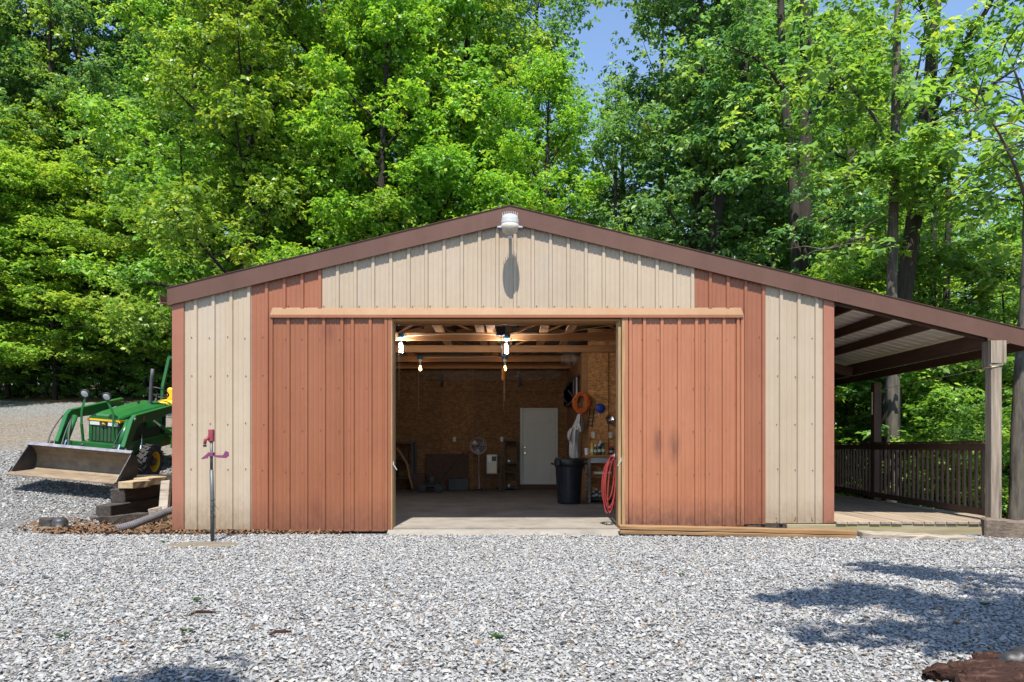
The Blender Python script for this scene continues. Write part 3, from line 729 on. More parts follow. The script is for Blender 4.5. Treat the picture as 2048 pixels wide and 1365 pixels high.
# rear entry door, six-panel steel door in a white frame, with its threshold step
de = MB()
dx0, dx1, dz1 = .205, 1.145, 2.105
for a in ((dx0, dx0 + .055, FZ + .12, dz1), (dx1 - .055, dx1, FZ + .12, dz1)): de.box(a[0], a[1], 18.44, 18.53, a[2], a[3])
de.box(dx0 + .057, dx1 - .057, 18.442, 18.53, dz1 - .055, dz1)
entry = de.build('entry_door', 'doorwhite', barn, bevel=.006)
leafm = MB().box(dx0 + .058, dx1 - .058, 18.475, 18.52, FZ + .125, dz1 - .058).build('door_leaf', 'doorwhite', entry)
pn = MB()
dw = (dx1 - dx0 - .116); cx = [dx0 + .058 + dw * .27, dx0 + .058 + dw * .73]
for c in cx:
    for (z0, z1) in ((.30, .98), (1.08, 1.60), (1.70, 1.95)):
        for (a, b2, c0, d0) in ((c - .14, c + .14, z0, z0 + .02), (c - .14, c + .14, z1 - .02, z1), (c - .14, c - .12, z0 + .02, z1 - .02), (c + .12, c + .14, z0 + .02, z1 - .02)):
            pn.box(a, b2, 18.467, 18.474, c0, d0)
        pn.box(c - .10, c + .10, 18.467, 18.474, z0 + .045, z1 - .045)
pn.build('panel_moulding', 'doorwhite', entry, bevel=.002)
for z, r in ((1.12, .022), (.98, .028)):
    MB().lathe([(r * 1.2, 0), (r * 1.2, .008), (r * .5, .012), (r * .5, .03), (r, .036), (r, .055), (r * .6, .065)], 12, Matrix.Translation((dx0 + .115, 18.474, z)) @ Matrix.Rotation(math.pi / 2, 4, 'X')).build('door_knob' if z < 1 else 'deadbolt', 'chrome', entry)
MB().box(.15, 1.25, 18.28, 18.5, FZ + .002, FZ + .115).build('threshold_step', 'stain', barn)

def outlet(x, y, z, lab, grp=None):
    o = thing('wall_outlet', lab, 'outlet', (x, y, z), grp)
    MB().box(x - .037, x + .037, y - .008, y, z - .06, z + .06).build('cover_plate', 'ivory', o, bevel=.003)
    for dz in (-.025, .025): MB().box(x - .016, x + .016, y - .0105, y - .0085, z + dz - .014, z + dz + .014).build('receptacle', 'white', o)
    for dz in (-.025, .025):
        MB().box(x - .008, x - .005, y - .0112, y - .0106, z + dz - .006, z + dz + .006).build('slot', 'black', o)
outlet(*W(1186.5, 870.5, PY - .012), 'ivory outlet plate above the spray cans on the workbench', 'outlets in the barn'); outlet(*W(1221, 870.5, PY - .012), 'ivory outlet plate with a dark plug in it right of the spray cans', 'outlets in the barn')
outlet(*W(909, 879, 18.49), 'ivory outlet plate on the dark back wall left of the fan', 'outlets in the barn'); outlet(*W(1003.5, 879, 18.49), 'ivory outlet plate beside the tall dark shelf', 'outlets in the barn')

def bulb(px, py, d, m, lab, cat_grp='bare bulbs under the trusses'):
    p = W(px, py, d)                       # p is the middle of the glowing bulb
    o = thing('ceiling_bulb', lab, 'light bulb', p, cat_grp)
    top_ = CH + .03
    MB().lathe([(.055, .0), (.06, .01), (.06, .06), (.05, .075)], 16, Matrix.Translation((p.x, p.y, p.z + .19))).build('junction_box', 'teal', o)
    MB().lathe([(.028, -.045), (.03, -.03), (.048, .0), (.05, .004)], 16, Matrix.Translation((p.x, p.y, p.z + .182))).build('lamp_holder', 'white', o)
    if m == 'cfl':
        pts = [(p.x + .022 * math.cos(t * .9), p.y + .022 * math.sin(t * .9), p.z - .065 + t * .0042) for t in range(33)]
        MB().tube(pts, .0085, 6).build('bulb', m, o, smooth=True)
    else:
        MB().lathe([(0, -.055), (.018, -.05), (.031, -.028), (.031, -.008), (.02, .02), (.014, .045), (.014, .06)], 14, Matrix.Translation(p)).build('bulb', m, o, smooth=True)
    MB().lathe([(.016, .055), (.016, .13)], 10, Matrix.Translation(p)).build('bulb_base', 'white', o)
    if p.z + .27 < CH + .02: MB().tube([(p.x, p.y, p.z + .26), (p.x, p.y, CH + .05)], .01, 6).build('hanger', 'steel', o)
    MB().tube([(p.x - .03, p.y - .03, p.z + .17), (p.x - .03, p.y - .03, p.z - .9)], .0018, 4).build('pull_cord', 'wire', o)
    return o
bulb(802, 697, 12.88, 'cfl', 'cool white spiral bulb at the left side of the doorway'); bulb(1013, 699, 12.88, 'cfl', 'cool white spiral bulb under the black opener box')
bulb(840.5, 737, 16.12, 'warm', 'warm yellow bulb hanging at the left, deeper in'); bulb(1010, 737, 16.12, 'warm', 'warm yellow bulb behind the orange hanging handle')
def cable(pts, lab):
    o = MB().tube([W(*p) for p in pts], .007, 6).build('cable', 'wire', None, smooth=True, origin=W(*pts[0])); tag(o, lab, 'cable')
cable([(808, 673, 12.9), (850, 670, 12.9), (905, 668, 12.9), (960, 668, 12.9), (1005, 671, 12.9), (1060, 669, 12.9), (1120, 669, 12.9), (1150, 662, 12.9), (1190, 656, 12.9), (1226, 651, 12.85)], 'cream cable strung along the second roof truss')
cable([(846, 716, 16.15), (890, 715, 16.15), (940, 715, 16.15), (990, 713, 16.15), (1003, 716, 16.15)], 'cream cable strung between the two warm bulbs')
p = W(1002, 663, 12.8); ob = thing('opener_box', 'black box with cords fixed to the second truss', 'motor box', p)
MB().box(p.x - .075, p.x + .075, p.y - .06, p.y + .07, p.z - .05, p.z + .07).build('case', 'black', ob, bevel=.006)
MB().box(p.x - .09, p.x + .07, p.y - .07, p.y + .08, p.z - .075, p.z - .052).build('tray', 'dark', ob)
MB().tube([W(1002, 668, 12.75), W(1003, 700, 12.75), W(1005, 725, 12.75), W(1006.5, 745, 12.75)], .008, 6).build('cord', 'black', ob)
MB().tube([W(1012, 666, 12.75), W(1022, 678, 12.75), W(1024, 690, 12.75), W(1018, 696, 12.8)], .007, 6).build('cord', 'black', ob)
p = W(1007, 749, 12.75); oh = thing('hanging_handle', 'orange ribbed handle hanging on a black cord', 'handle', p)
mb = MB(); mb.lathe([(.0, -.115), (.02, -.108), (.03, -.09)] + [(.03 + (.003 if i % 2 else 0), -.085 + i * .012) for i in range(13)] + [(.026, .08), (.012, .11), (0, .112)], 12, Matrix.Translation(p)); mb.build('grip', 'orangelit', oh)
# clear plastic stapled along the top of the back wall, and a bundle in the corner
def film(name, x0, x1, y0, z0, z1, lab, n=44, k=7):
    r = random.Random(9); vs = []; row = [r.uniform(0, 6) for _ in range(6)]
    for j in range(k):
        for i in range(n):
            u = i / (n - 1); v = j / (k - 1)
            q = .05 * math.sin(u * 17 + row[0] + v * 4) + .035 * math.sin(u * 41 + row[1] - v * 6) + .02 * math.sin(u * 77 + row[2] + v * 9)
            vs.append((x0 + (x1 - x0) * u, y0 - .06 + q, z0 + (z1 - z0) * v + .03 * math.sin(u * 23 + v * 5)))
    fs = [(j * n + i, j * n + i + 1, (j + 1) * n + i + 1, (j + 1) * n + i) for j in range(k - 1) for i in range(n - 1)]
    o = MB().add(vs, fs).build(name, 'film', None, smooth=True, origin=(x0, y0, z0)); tag(o, lab, 'plastic sheet')
film('plastic_sheet', -2.2, 1.2, 18.36, 2.78, 3.1, 'crumpled clear plastic along the top of the back wall')
film('plastic_bundle', 1.02, 1.36, 15.3, 2.84, 3.28, 'bunched clear plastic hanging in the corner above the ladder', 18, 9)
# ladder hung flat along the receding wall
ld = thing('ladder', 'dark ladder hung sideways on the wall by the rear door', 'ladder', (PX - .05, 16.4, 2.2))
for z in (2.12, 2.58): MB().box(PX - .085, PX - .055, 14.9, 17.9, z - .035, z + .035).build('rail', 'dark', ld)
for i in range(16): MB().box(PX - .085, PX - .06, 14.95 + i * .19, 14.98 + i * .27, 2.157, 2.543).build('rung', 'steel' if i % 3 == 0 else 'dark', ld)
for y in (15.4, 17.3): MB().beam((PX - .002, y, 2.05), (PX - .22, y, 2.32), .03, .03).build('hook', 'black', ld)
# orange cord coil
def coil(c, rx, rz, n, rad, m, seed, yj=.035, wob=.12, seg=34):
    r = random.Random(seed); mb = MB()
    for i in range(n):
        ax = rx * r.uniform(.55, 1.05); az = rz * r.uniform(.62, 1.05); ox = r.uniform(-.1, .1) * rx; oz = r.uniform(-.12, .08) * rz; ph = r.uniform(0, 6.28); tl = r.uniform(-.25, .25)
        pts = []
        for j in range(seg):
            t = 2 * math.pi * j / seg; x = ax * math.cos(t) * (1 + wob * math.sin(3 * t + ph) * .4); z = az * math.sin(t) * (1 + wob * .3 * math.sin(2 * t + ph))
            pts.append((c[0] + ox + x + tl * z * .4, c[1] + r.uniform(-.002, .002) - yj * (i / n) + .012 * math.sin(2 * t + ph), c[2] + oz + z))
        mb.tube(pts, rad, 6, closed=True)
    return mb
c = W(1162, 806, PY - .05); oc = thing('extension_cord', 'thick coil of orange cord hung on the corner of the partition', 'cord', c)
coil(c, .175, .20, 30, .0075, 'orange', 4, .10).build('coil', 'orange', oc, smooth=True)
MB().box(c.x - .02, c.x + .03, c.y - .03, c.y + .045, c.z + .1, c.z + .16).build('hook', 'dark', oc)
for (px, lab) in ((884, 'dark double hook on the back wall left of the hanging handle'), (1040, 'dark double hook on the back wall right of the hanging handle')):
    q = W(px, 762, 18.45); hk = MB().box(q.x - .03, q.x + .03, 18.43, 18.49, q.z - .16, q.z + .16).box(q.x - .025, q.x + .025, 18.28, 18.43, q.z - .12, q.z - .06).box(q.x - .05, q.x + .0, 18.30, 18.43, q.z + .04, q.z + .09).build('wall_hook', 'black', None, origin=q, bevel=.006); tag(hk, lab, 'hook')
# coveralls on the same corner
def cloth(name, poly, lab, d0, m='cloth', amp=.05):
    """hanging cloth: rows of (left px, right px, y px), folded in depth with a front and a back"""
    vs = []; n = 14
    for side in (0, 1):
        for j, (a, c_, y) in enumerate(poly):
            for i in range(n):
                u = i / (n - 1); bulge = math.sin(math.pi * u)
                q = amp * (math.sin(u * 15 + j * .5) * .35 + math.sin(u * 7 - j * .8) * .4) * bulge
                p_ = W(a + (c_ - a) * u, y, d0 + .0)
                vs.append((p_.x, d0 - (.10 * bulge + q if side == 0 else -.015 * bulge), p_.z))
    k = len(poly); fs = []
    for side in (0, 1):
        o = side * n * k
        fs += [(o + j * n + i, o + j * n + i + 1, o + (j + 1) * n + i + 1, o + (j + 1) * n + i) for j in range(k - 1) for i in range(n - 1)]
    for j in range(k - 1):
        for i in (0, n - 1): fs.append((j * n + i, (j + 1) * n + i, n * k + (j + 1) * n + i, n * k + j * n + i))
    return MB().add(vs, fs).build(name, m, None, smooth=True, origin=W(poly[0][0], poly[0][2], d0))
cv = thing('coveralls', 'grey white coveralls hanging at the partition corner above the trash can', 'coveralls', W(1150, 840, PY - .1))
for nm, rows in (('hood', [(1155, 1164, 829), (1151, 1166, 840), (1146, 1168, 851), (1142, 1166, 861)]),
                 ('body', [(1146, 1160, 852), (1139, 1161, 862), (1138, 1160, 873), (1139, 1159, 888), (1138, 1160, 902), (1139, 1161, 913), (1144, 1158, 919)]),
                 ('sleeve', [(1140, 1149, 857), (1135, 1147, 866), (1134, 1143, 876), (1137, 1141, 881)]),
                 ('collar', [(1152, 1164, 848), (1153, 1168, 857), (1156, 1166, 864)])):
    o = cloth(nm, rows, '', PY - (.10 if nm != 'collar' else .14)); w = o.location.copy(); o.parent = cv; o.location = w - cv.location
# rack, funnel, clamp lamp on the partition
c = W(1181, 836, PY - .03); rk = thing('tool_rack', 'small dark wire rack hung below the orange coil', 'rack', c)
for s in (-1, 1): MB().tube([(c.x + .035 + s * .04, PY - .02, c.z + .19), (c.x - .02 + s * .045, PY - .03, c.z - .19)], .009, 6).build('upright', 'black', rk)
for i in range(5):
    z = c.z + .15 - i * .075; x = c.x + .028 - i * .011
    MB().box(x - .045, x + .045, PY - .032, PY - .016, z - .008, z + .008).build('rung', 'dark', rk)
c = W(1200.5, 817, PY - .02); fn = thing('blue_bowl', 'blue round plastic bowl hung on the strand board', 'bowl', c)
MB().lathe([(.092, .0), (.094, .012), (.086, .02), (.05, -.02 + .06), (.0, .045)], 20, Matrix.Translation((c.x, PY - .012, c.z)) @ Matrix.Rotation(math.pi / 2, 4, 'X')).build('bowl', 'blue', fn, smooth=True)
MB().box(c.x - .03, c.x - .01, PY - .03, PY - .012, c.z - .17, c.z - .095).build('handle', 'steel', fn)
c = W(1219, 841, PY - .08); cl = thing('clamp_lamp', 'shiny metal clamp lamp shade on the strand board', 'lamp', c)
mt = Matrix.Translation(c) @ Euler((R(62), R(0), R(18))).to_matrix().to_4x4()
MB().lathe([(.022, -.07), (.035, -.06), (.06, -.02), (.092, .035), (.096, .037), (.09, .034), (.057, -.018), (.02, -.05)], 20, mt).build('shade', 'chrome', cl, smooth=True)
MB().lathe([(.02, -.12), (.022, -.07)], 10, mt).build('socket', 'black', cl)
MB().lathe([(.0, .03), (.022, .02), (.026, 0), (.014, -.04)], 10, mt).build('bulb', 'glass', cl, smooth=True)
MB().box(c.x - .05, c.x - .01, c.y + .02, PY, c.z + .04, c.z + .085).build('clamp', 'black', cl)
# workbench with shelf
by0, by1 = PY - .56, PY - .02
bx0 = W(1175, 1000, by0).x; bx1 = bx0 + 1.5; bt = .985
wb = thing('workbench', 'grey legged workbench with a wooden top against the strand board', 'workbench', (bx0, by0, FZ))
MB().box(bx0 - .04, bx1, by0 - .03, by1, bt - .055, bt).build('bench_top', 'lumber', wb, bevel=.006)
for x in (bx0 + .005, bx1 - .06):
    for y in (by0, by1 - .07): MB().box(x, x + .055, y, y + .06, FZ + .001, bt - .057).build('leg', 'greyboard', wb)
MB().box(bx0 + .062, bx1 - .062, by0 + .005, by0 + .03, bt - .15, bt - .058).build('apron', 'steel', wb)
MB().box(bx0 + .002, bx1 - .06, by0 + .064, by1 - .02, .60, .622).build('shelf', 'lumber', wb)
MB().box(bx0 + .062, bx1 - .06, by0 + .002, by0 + .04, .55, .575).build('shelf_rail', 'lumber', wb)
MB().box(bx0 + .002, bx1 - .06, by0 + .064, by1 - .02, .13, .15).build('lower_shelf', 'dark', wb)
def can(x, y, z, h, r, mbody, mcap, lab, grp, nm='spray_can', cat='spray can'):
    o = thing(nm, lab, cat, (x, y, z), grp)
    MB().lathe([(r, 0), (r, h * .72), (r * .75, h * .78)], 12, Matrix.Translation((x, y, z))).build('body', mbody, o)
    MB().lathe([(r * .8, h * .781), (r * .8, h), (r * .6, h * 1.01)], 12, Matrix.Translation((x, y, z))).build('cap', mcap, o)
    MB().lathe([(r * 1.012, h * .25), (r * 1.012, h * .5)], 12, Matrix.Translation((x, y, z))).build('label_band', 'ivory', o)
cy = by0 + .14
for (px, h, a, c_, lab) in ((1184.5, .235, 'spray1', 'spray1', 'yellow topped spray can on the workbench'), (1191, .20, 'spray2', 'spray3', 'dark green spray can with a white cap, next to the yellow one'),
                            (1199, .215, 'black', 'spray3', 'black spray can in the middle of the row'), (1206.5, .225, 'spray2', 'black', 'green spray can with a dark cap at the right of the row'), (1202.5, .27, 'dark', 'white', 'tall dark can with a white top behind the row')):
    can(W(px, 900, cy).x, cy + (.1 if h > .25 else 0), bt + .001, h, .031, a, c_, lab, 'cans on the workbench')
cx_ = W(1173.5, 900, cy).x; cup = thing('white_cup', 'white plastic cup at the left end of the workbench', 'cup', (cx_, cy, bt))
MB().lathe([(.034, .001), (.046, .13), (.043, .13), (.031, .01), (0, .01)], 14, Matrix.Translation((cx_, cy, bt))).build('cup_body', 'white', cup)
MB().tube([(cx_ + .042, cy, bt + .1), (cx_ + .07, cy, bt + .09), (cx_ + .068, cy, bt + .05), (cx_ + .038, cy, bt + .04)], .006, 6).build('handle', 'white', cup)
jx = W(1224, 900, cy).x; can(jx, cy + .1, bt + .001, .17, .05, 'black', 'red', 'black jar with a red lid at the right of the workbench', None, 'jar', 'jar')
for (px, s, lab) in ((1187, .11, 'small grey bottle at the left on the bottom shelf'), (1193, .15, 'taller pale capped bottle on the bottom shelf'), (1200, .11, 'small dark bottle on the bottom shelf'), (1205, .135, 'yellow capped bottle on the bottom shelf')):
    can(W(px, 990, by0 + .13).x, by0 + .13, .152, s * 1.3, .028, 'dark', 'spray3' if 'yellow' not in lab else 'spray1', lab, 'bottles under the workbench', 'bottle', 'bottle')
pp = MB().box(bx0 + .16, bx0 + .46, by0 + .1, by0 + .32, .624, .66).build('folded_paper', 'white', None, origin=(bx0 + .3, by0 + .2, .624)); tag(pp, 'folded white paper on the middle bench shelf', 'paper')
# trash can
tcx = W(1138, 1000, 13.85); tr = thing('trash_can', 'dark wheeled trash can at the end of the workbench', 'trash can', (tcx.x, 13.85, FZ))
tb = MB(); n_ = 20
tb.lathe([(.20, .0), (.215, .03), (.258, .75), (.27, .75), (.27, .81), (.252, .81), (.247, .75), (.2, .05), (0, .05)], 24, Matrix.Translation((tcx.x, 13.85, FZ + .002))); tb.build('body', 'navy', tr)
for s in (-1, 1):
    MB().tube([(tcx.x + s * .258, 13.79, FZ + .73), (tcx.x + s * .325, 13.80, FZ + .75), (tcx.x + s * .325, 13.9, FZ + .75), (tcx.x + s * .258, 13.91, FZ + .73)], .018, 8).build('handle', 'black', tr)
bg_ = MB(); r = random.Random(2)
bg_.lathe([(.272, .69), (.278, .73), (.28, .82), (.245, .85), (.225, .825)], 22, Matrix.Translation((tcx.x, 13.85, FZ + .002))); bg_.v = [(x + r.uniform(-.01, .01), y + r.uniform(-.01, .01), z + r.uniform(-.025, .02)) for x, y, z in bg_.v]
bg_.build('liner', 'black', tr, smooth=True)
p = W(1117, 926, 13.5); MB().box(p.x - .05, p.x + .04, 13.52, 13.62, p.z - .06, p.z + .07).build('bag_knot', 'black', tr, bevel=.02)
# red hose hung on the right jamb
hx = W(1225, 920, 9.99); rh = thing('air_hose', 'red hose hung in long loops at the right side of the doorway', 'hose', (hx.x, 9.99, 1.0))
mb = MB(); r = random.Random(8)
for i in range(8):
    w_ = .045 + .012 * i * r.uniform(.6, 1.1); zt = W(0, 909 + r.uniform(0, 10), 9.99).z; zb_ = W(0, 1030 - r.uniform(0, 30), 9.99).z; xo = r.uniform(-.02, .025); pts = []
    for j in range(40):
        t = 2 * math.pi * j / 40; zz = (zt + zb_) / 2 + (zt - zb_) / 2 * math.sin(t)
        lean = -.055 * (zt - zz) / (zt - zb_)
        pts.append((hx.x + xo + lean + w_ * math.cos(t) * (1.05 if zz < .9 else .95), 9.96 + .014 * i + .012 * math.sin(3 * t + i), zz))
    mb.tube(pts, .0085, 8, closed=True)
mb.build('loops', 'redhose', rh, smooth=True)
MB().tube([(hx.x + .07, 9.97, 1.0), (hx.x + .075, 9.98, .78), (hx.x + .09, 10.0, .72)], .012, 8).build('blue_tail', 'blue', rh)
MB().lathe([(.012, 0), (.016, .02), (.01, .05)], 8, Matrix.Translation((hx.x + .02, 9.94, 1.0))).build('coupling', 'chrome', rh)
# things along the back wall
p = W(957, 892, 17.9); fa = thing('pedestal_fan', 'round pedestal fan standing against the dark back wall', 'fan', (p.x, 17.9, FZ))
mt = Matrix.Translation(p) @ Matrix.Rotation(math.pi / 2, 4, 'X')
mb = MB()
for rr in (.05, .11, .165, .198): mb.tube([(p.x + rr * math.cos(t), 17.83 - .03 * (1 - rr / .2), p.z + rr * math.sin(t)) for t in np.linspace(0, 2 * math.pi, 28, endpoint=False)], .005 if rr < .19 else .011, 5, closed=True)
for t in np.linspace(0, 2 * math.pi, 24, endpoint=False): mb.tube([(p.x + .03 * math.cos(t), 17.80, p.z + .03 * math.sin(t)), (p.x + .198 * math.cos(t), 17.83, p.z + .198 * math.sin(t))], .0025, 4)
mb.build('grille', 'steel', fa)
for k_ in range(3):
    a0 = k_ * 2.094 + .4; vs = []
    for (rr, da, yy) in ((.03, -.3, 0), (.17, -.42, .02), (.18, .35, -.02), (.03, .3, -.01)): vs.append((p.x + rr * math.cos(a0 + da), 17.87 + yy, p.z + rr * math.sin(a0 + da)))
    vs2 = [(x, y + .006, z) for x, y, z in vs]
    MB().add(vs + vs2, [(0, 1, 2, 3), (7, 6, 5, 4)] + [(i, 4 + i, 4 + (i + 1) % 4, (i + 1) % 4) for i in range(4)]).build('blade', 'steel', fa)
MB().lathe([(.05, -.1), (.055, .0), (.04, .06)], 14, mt @ Matrix.Translation((0, 0, -.0))).build('motor', 'dark', fa)
MB().tube([(p.x, 17.95, p.z - .05), (p.x + .01, 17.95, FZ + .03)], .014, 8).build('pole', 'steel', fa)
MB().lathe([(.2, 0), (.2, .015), (.05, .04)], 20, Matrix.Translation((p.x + .01, 17.92, FZ + .001))).build('base', 'dark', fa)
p = W(984, 928, 17.6); ch = thing('dark_chair', 'dark metal chair carrying the ivory heater', 'chair', (p.x, 17.6, FZ)); sz = W(0, 948, 17.6).z
for sx in (-.19, .19):
    for y in (17.42, 17.8): MB().box(p.x + sx - .012, p.x + sx + .012, y - .012, y + .012, FZ + .001, sz - .02 if y < 17.6 else sz + .42).build('leg', 'dark', ch)
MB().box(p.x - .205, p.x + .205, 17.40, 17.815, sz - .02, sz).build('seat', 'dark', ch); MB().box(p.x - .2, p.x + .2, 17.79, 17.81, sz + .2, sz + .42).build('backrest', 'dark', ch)
for z in (.2, .32): MB().box(p.x - .178, p.x + .178, 17.41, 17.425, FZ + z, FZ + z + .015).build('stretcher', 'dark', ch)
ht = thing('heater', 'ivory box heater with a dark display sitting on the chair', 'heater', (p.x + .0, 17.55, sz)); zt = W(0, 909, 17.6).z
MB().box(p.x - .125, p.x + .125, 17.44, 17.66, sz + .002, zt).build('case', 'ivory', ht, bevel=.02)
MB().box(p.x + .0, p.x + .105, 17.434, 17.439, zt - .16, zt - .05).build('display', 'dark', ht); MB().box(p.x - .1, p.x - .005, 17.434, 17.439, zt - .18, zt - .03).build('front_plate', 'white', ht)
p0, p1 = W(1008, 880, 18.1), W(1035, 980, 18.1); sh = thing('shelf_unit', 'tall narrow dark shelf unit beside the rear door', 'shelf', (p0.x, 18.1, FZ))
for x in (p0.x, p1.x - .03): MB().box(x, x + .03, 18.05, 18.45, FZ + .001, p0.z).build('side_panel', 'dark', sh)
for z in (.12, .5, .72, p0.z - .04): MB().box(p0.x + .032, p1.x - .032, 18.06, 18.45, z, z + .03).build('shelf', 'dark', sh)
for z, lab in ((.752, 'small round silver clock on the tall dark shelf'), (.152, 'small silver tin at the bottom of the tall dark shelf')):
    o = MB().lathe([(.035, 0), (.035, .05), (.02, .055)], 12, Matrix.Translation((p0.x + .12, 18.12, z + .035)) @ Matrix.Rotation(math.pi / 2, 4, 'X')).build('silver_tin', 'steel', None, origin=(p0.x + .12, 18.12, z)); tag(o, lab, 'tin')
# leaning sheets, push mower and the bent wooden piece at the far left
q0 = W(850, 909, 18.35); lp = MB().beam((q0.x + .55, 18.10, FZ + .006), (q0.x + .55, 18.42, q0.z), 1.05, .02, up=(0, -1, 0)).build('leaning_board', 'stain', None, origin=(q0.x + .5, 18.2, FZ)); tag(lp, 'dark board leaning on the back wall behind the mower', 'board')
p = W(862, 962, 17.3); mw = thing('push_mower', 'black push mower with a long slanting handle at the back wall', 'mower', (p.x, 17.3, FZ))
MB().box(p.x - .22, p.x + .22, 17.1, 17.5, FZ + .1, FZ + .22).build('deck', 'black', mw, bevel=.04)
MB().lathe([(.11, .22), (.115, .30), (.09, .37), (.03, .39)], 14, Matrix.Translation((p.x + .02, 17.3, FZ))).build('engine', 'dark', mw)
for sx in (-.19, .19):
    for y in (17.08, 17.52): MB().lathe([(.02, -.03), (.1, -.025), (.1, .025), (.02, .03)], 14, Matrix.Translation((p.x + sx, y, FZ + .102)) @ Matrix.Rotation(math.pi / 2, 4, 'X')).build('wheel', 'black', mw)
e1 = W(927, 905, 17.3)
for dy in (-.08, .12): MB().tube([(p.x + .15, 17.3 + dy, FZ + .2), (e1.x, 17.3 + dy, e1.z)], .014, 6).build('handle_tube', 'black', mw)
MB().tube([(e1.x, 17.22, e1.z), (e1.x, 17.42, e1.z)], .016, 6).build('grip', 'black', mw)
MB().tube([W(793, 897, 17.2), W(800, 905, 17.2), (W(814, 928, 17.2)), W(818, 950, 17.2), W(825, 978, 17.2)], .03, 8).build('bent_shaft', 'jamb', None, smooth=True, origin=W(825, 978, 17.2))
tag(bpy.data.objects['bent_shaft'], 'bent brown wooden shaft leaning at the far left inside', 'shaft')

# clutter in the dark at the left rear of the barn
q = W(800, 884, 17.9); fr = thing('dark_rack', 'dark open rack standing in the left rear corner of the barn', 'rack', (q.x, 17.9, FZ))
for x in (q.x - .35, q.x + .30):
    for y in (17.75, 18.3): MB().box(x, x + .05, y, y + .05, FZ + .001, q.z).build('post', 'dark', fr)
for z in (FZ + .3, FZ + .75, q.z - .03): MB().box(q.x - .298, q.x + .298, 17.76, 18.34, z, z + .028).build('shelf', 'dark', fr)
for i, (x, z, w_, h_, m, lab) in enumerate(((q.x - .18, FZ + .33, .22, .2, 'navy', 'dark blue tub on the lowest level of the dark rack'), (q.x + .1, FZ + .78, .2, .16, 'stain', 'brown box on the middle level of the dark rack'))):
    o = MB().box(x - w_ / 2, x + w_ / 2, 17.85, 18.15, z, z + h_).build('storage_box', m, None, origin=(x, 18, z), bevel=.012); tag(o, lab, 'box')
for (px, wd, hh, lab, m) in ((838, .34, .42, 'dark carton standing on the floor left of the mower', 'stain'), (918, .5, .3, 'low dark tote on the floor between the mower and the fan', 'dark')):
    c = W(px, 978, 18.0); o = MB().box(c.x - wd / 2, c.x + wd / 2, 17.85, 18.08, FZ + .001, FZ + hh).build('carton', m, None, origin=(c.x, 18, FZ), bevel=.01); tag(o, lab, 'carton')

# ---------------------------------------------------------------- porch on the right side
deck = thing('porch_deck', 'weathered wooden porch deck with posts and railing under the low roof on the right', 'deck', (4.27, 9.7, 0))
DZ = .16
rd = random.Random(21)
x = 4.262; i = 0
while x < 6.66:
    w_ = .138; y0 = 9.718 + rd.uniform(-.006, .006)
    xe = x + w_
    MB().box(x, xe, y0, 18.4, DZ - .035 + rd.uniform(-.002, .002), DZ + rd.uniform(-.003, .003)).build('plank', 'treated', deck, bevel=.004)
    x = xe + .007
MB().box(3.62, 6.30, 9.735, 9.775, -.06, DZ - .038).build('rim_joist', 'rim', deck, bevel=.004)
MB().box(6.305, 6.75, 9.74, 9.78, -.10, DZ - .038).build('rim_joist', 'stain', deck, bevel=.004)
MB().box(6.66, 6.70, 9.79, 18.4, -.10, DZ - .038).build('side_joist', 'stain', deck)
for xx in (4.9, 5.6, 6.25): MB().box(xx - .02, xx + .02, 9.79, 18.38, -.06, DZ - .038).build('floor_joist', 'stain', deck)
MB().box(4.10, 4.16, 9.725, 9.734, -.01, .05).build('joist_bracket', 'steel', deck)
def rail_x(y): return 6.385 + (y - 9.8) * .088
def ptop(x): return top(x) - .235
P1, P2, P3 = 9.82, 13.75, 17.9
for y, m, w_ in ((P1, 'post', .14), (P2, 'stain_x', .14), (P3, 'stain_x', .14)):
    x = rail_x(y) + (.0 if y == P1 else .03)
    po = MB().box(x - w_ / 2, x + w_ / 2, y - w_ / 2, y + w_ / 2, DZ + .001, ptop(x) - .12).build('post', m, deck, bevel=.008)
    if y == P1:
        MB().box(x - .095, x - .072, y - .09, y + .09, ptop(x) - .34, ptop(x) - .005).build('cap_board', 'post', po); MB().box(x + .072, x + .11, y - .10, y + .10, ptop(x) - .30, ptop(x) - .005).build('cap_board', 'post', po)
        MB().box(x - .095, x + .07, y - .100, y - .076, ptop(x) - .30, ptop(x) - .003).build('cap_board', 'post', po)
rail = None
for (ya, yb) in ((P1 + .075, P2 - .075), (P2 + .075, P3 - .075)):
    xa, xb = rail_x(ya) - .02, rail_x(yb) - .02
    zt = 1.225
    tr = MB().beam((xa, ya, zt - .015), (xb, yb, zt - .015), .15, .03).build('top_rail', 'stain', deck)
    MB().beam((xa - .02, ya, zt - .085), (xb - .02, yb, zt - .085), .035, .10).build('sub_rail', 'stain', deck); MB().beam((xa - .02, ya, DZ + .10), (xb - .02, yb, DZ + .10), .036, .09).build('bottom_rail', 'stain', deck)
    nb = int((yb - ya) / .158); proto = None
    for j in range(nb):
        y = ya + .06 + j * (yb - ya - .08) / nb; x = rail_x(y) + .02
        if proto is None: proto = MB().box(x - .016, x + .018, y - .018, y + .018, DZ + .06, zt - .033).build('baluster', 'stain_x', deck); px0, py0 = x, y
        else: part_copy(proto, x - px0, y - py0)
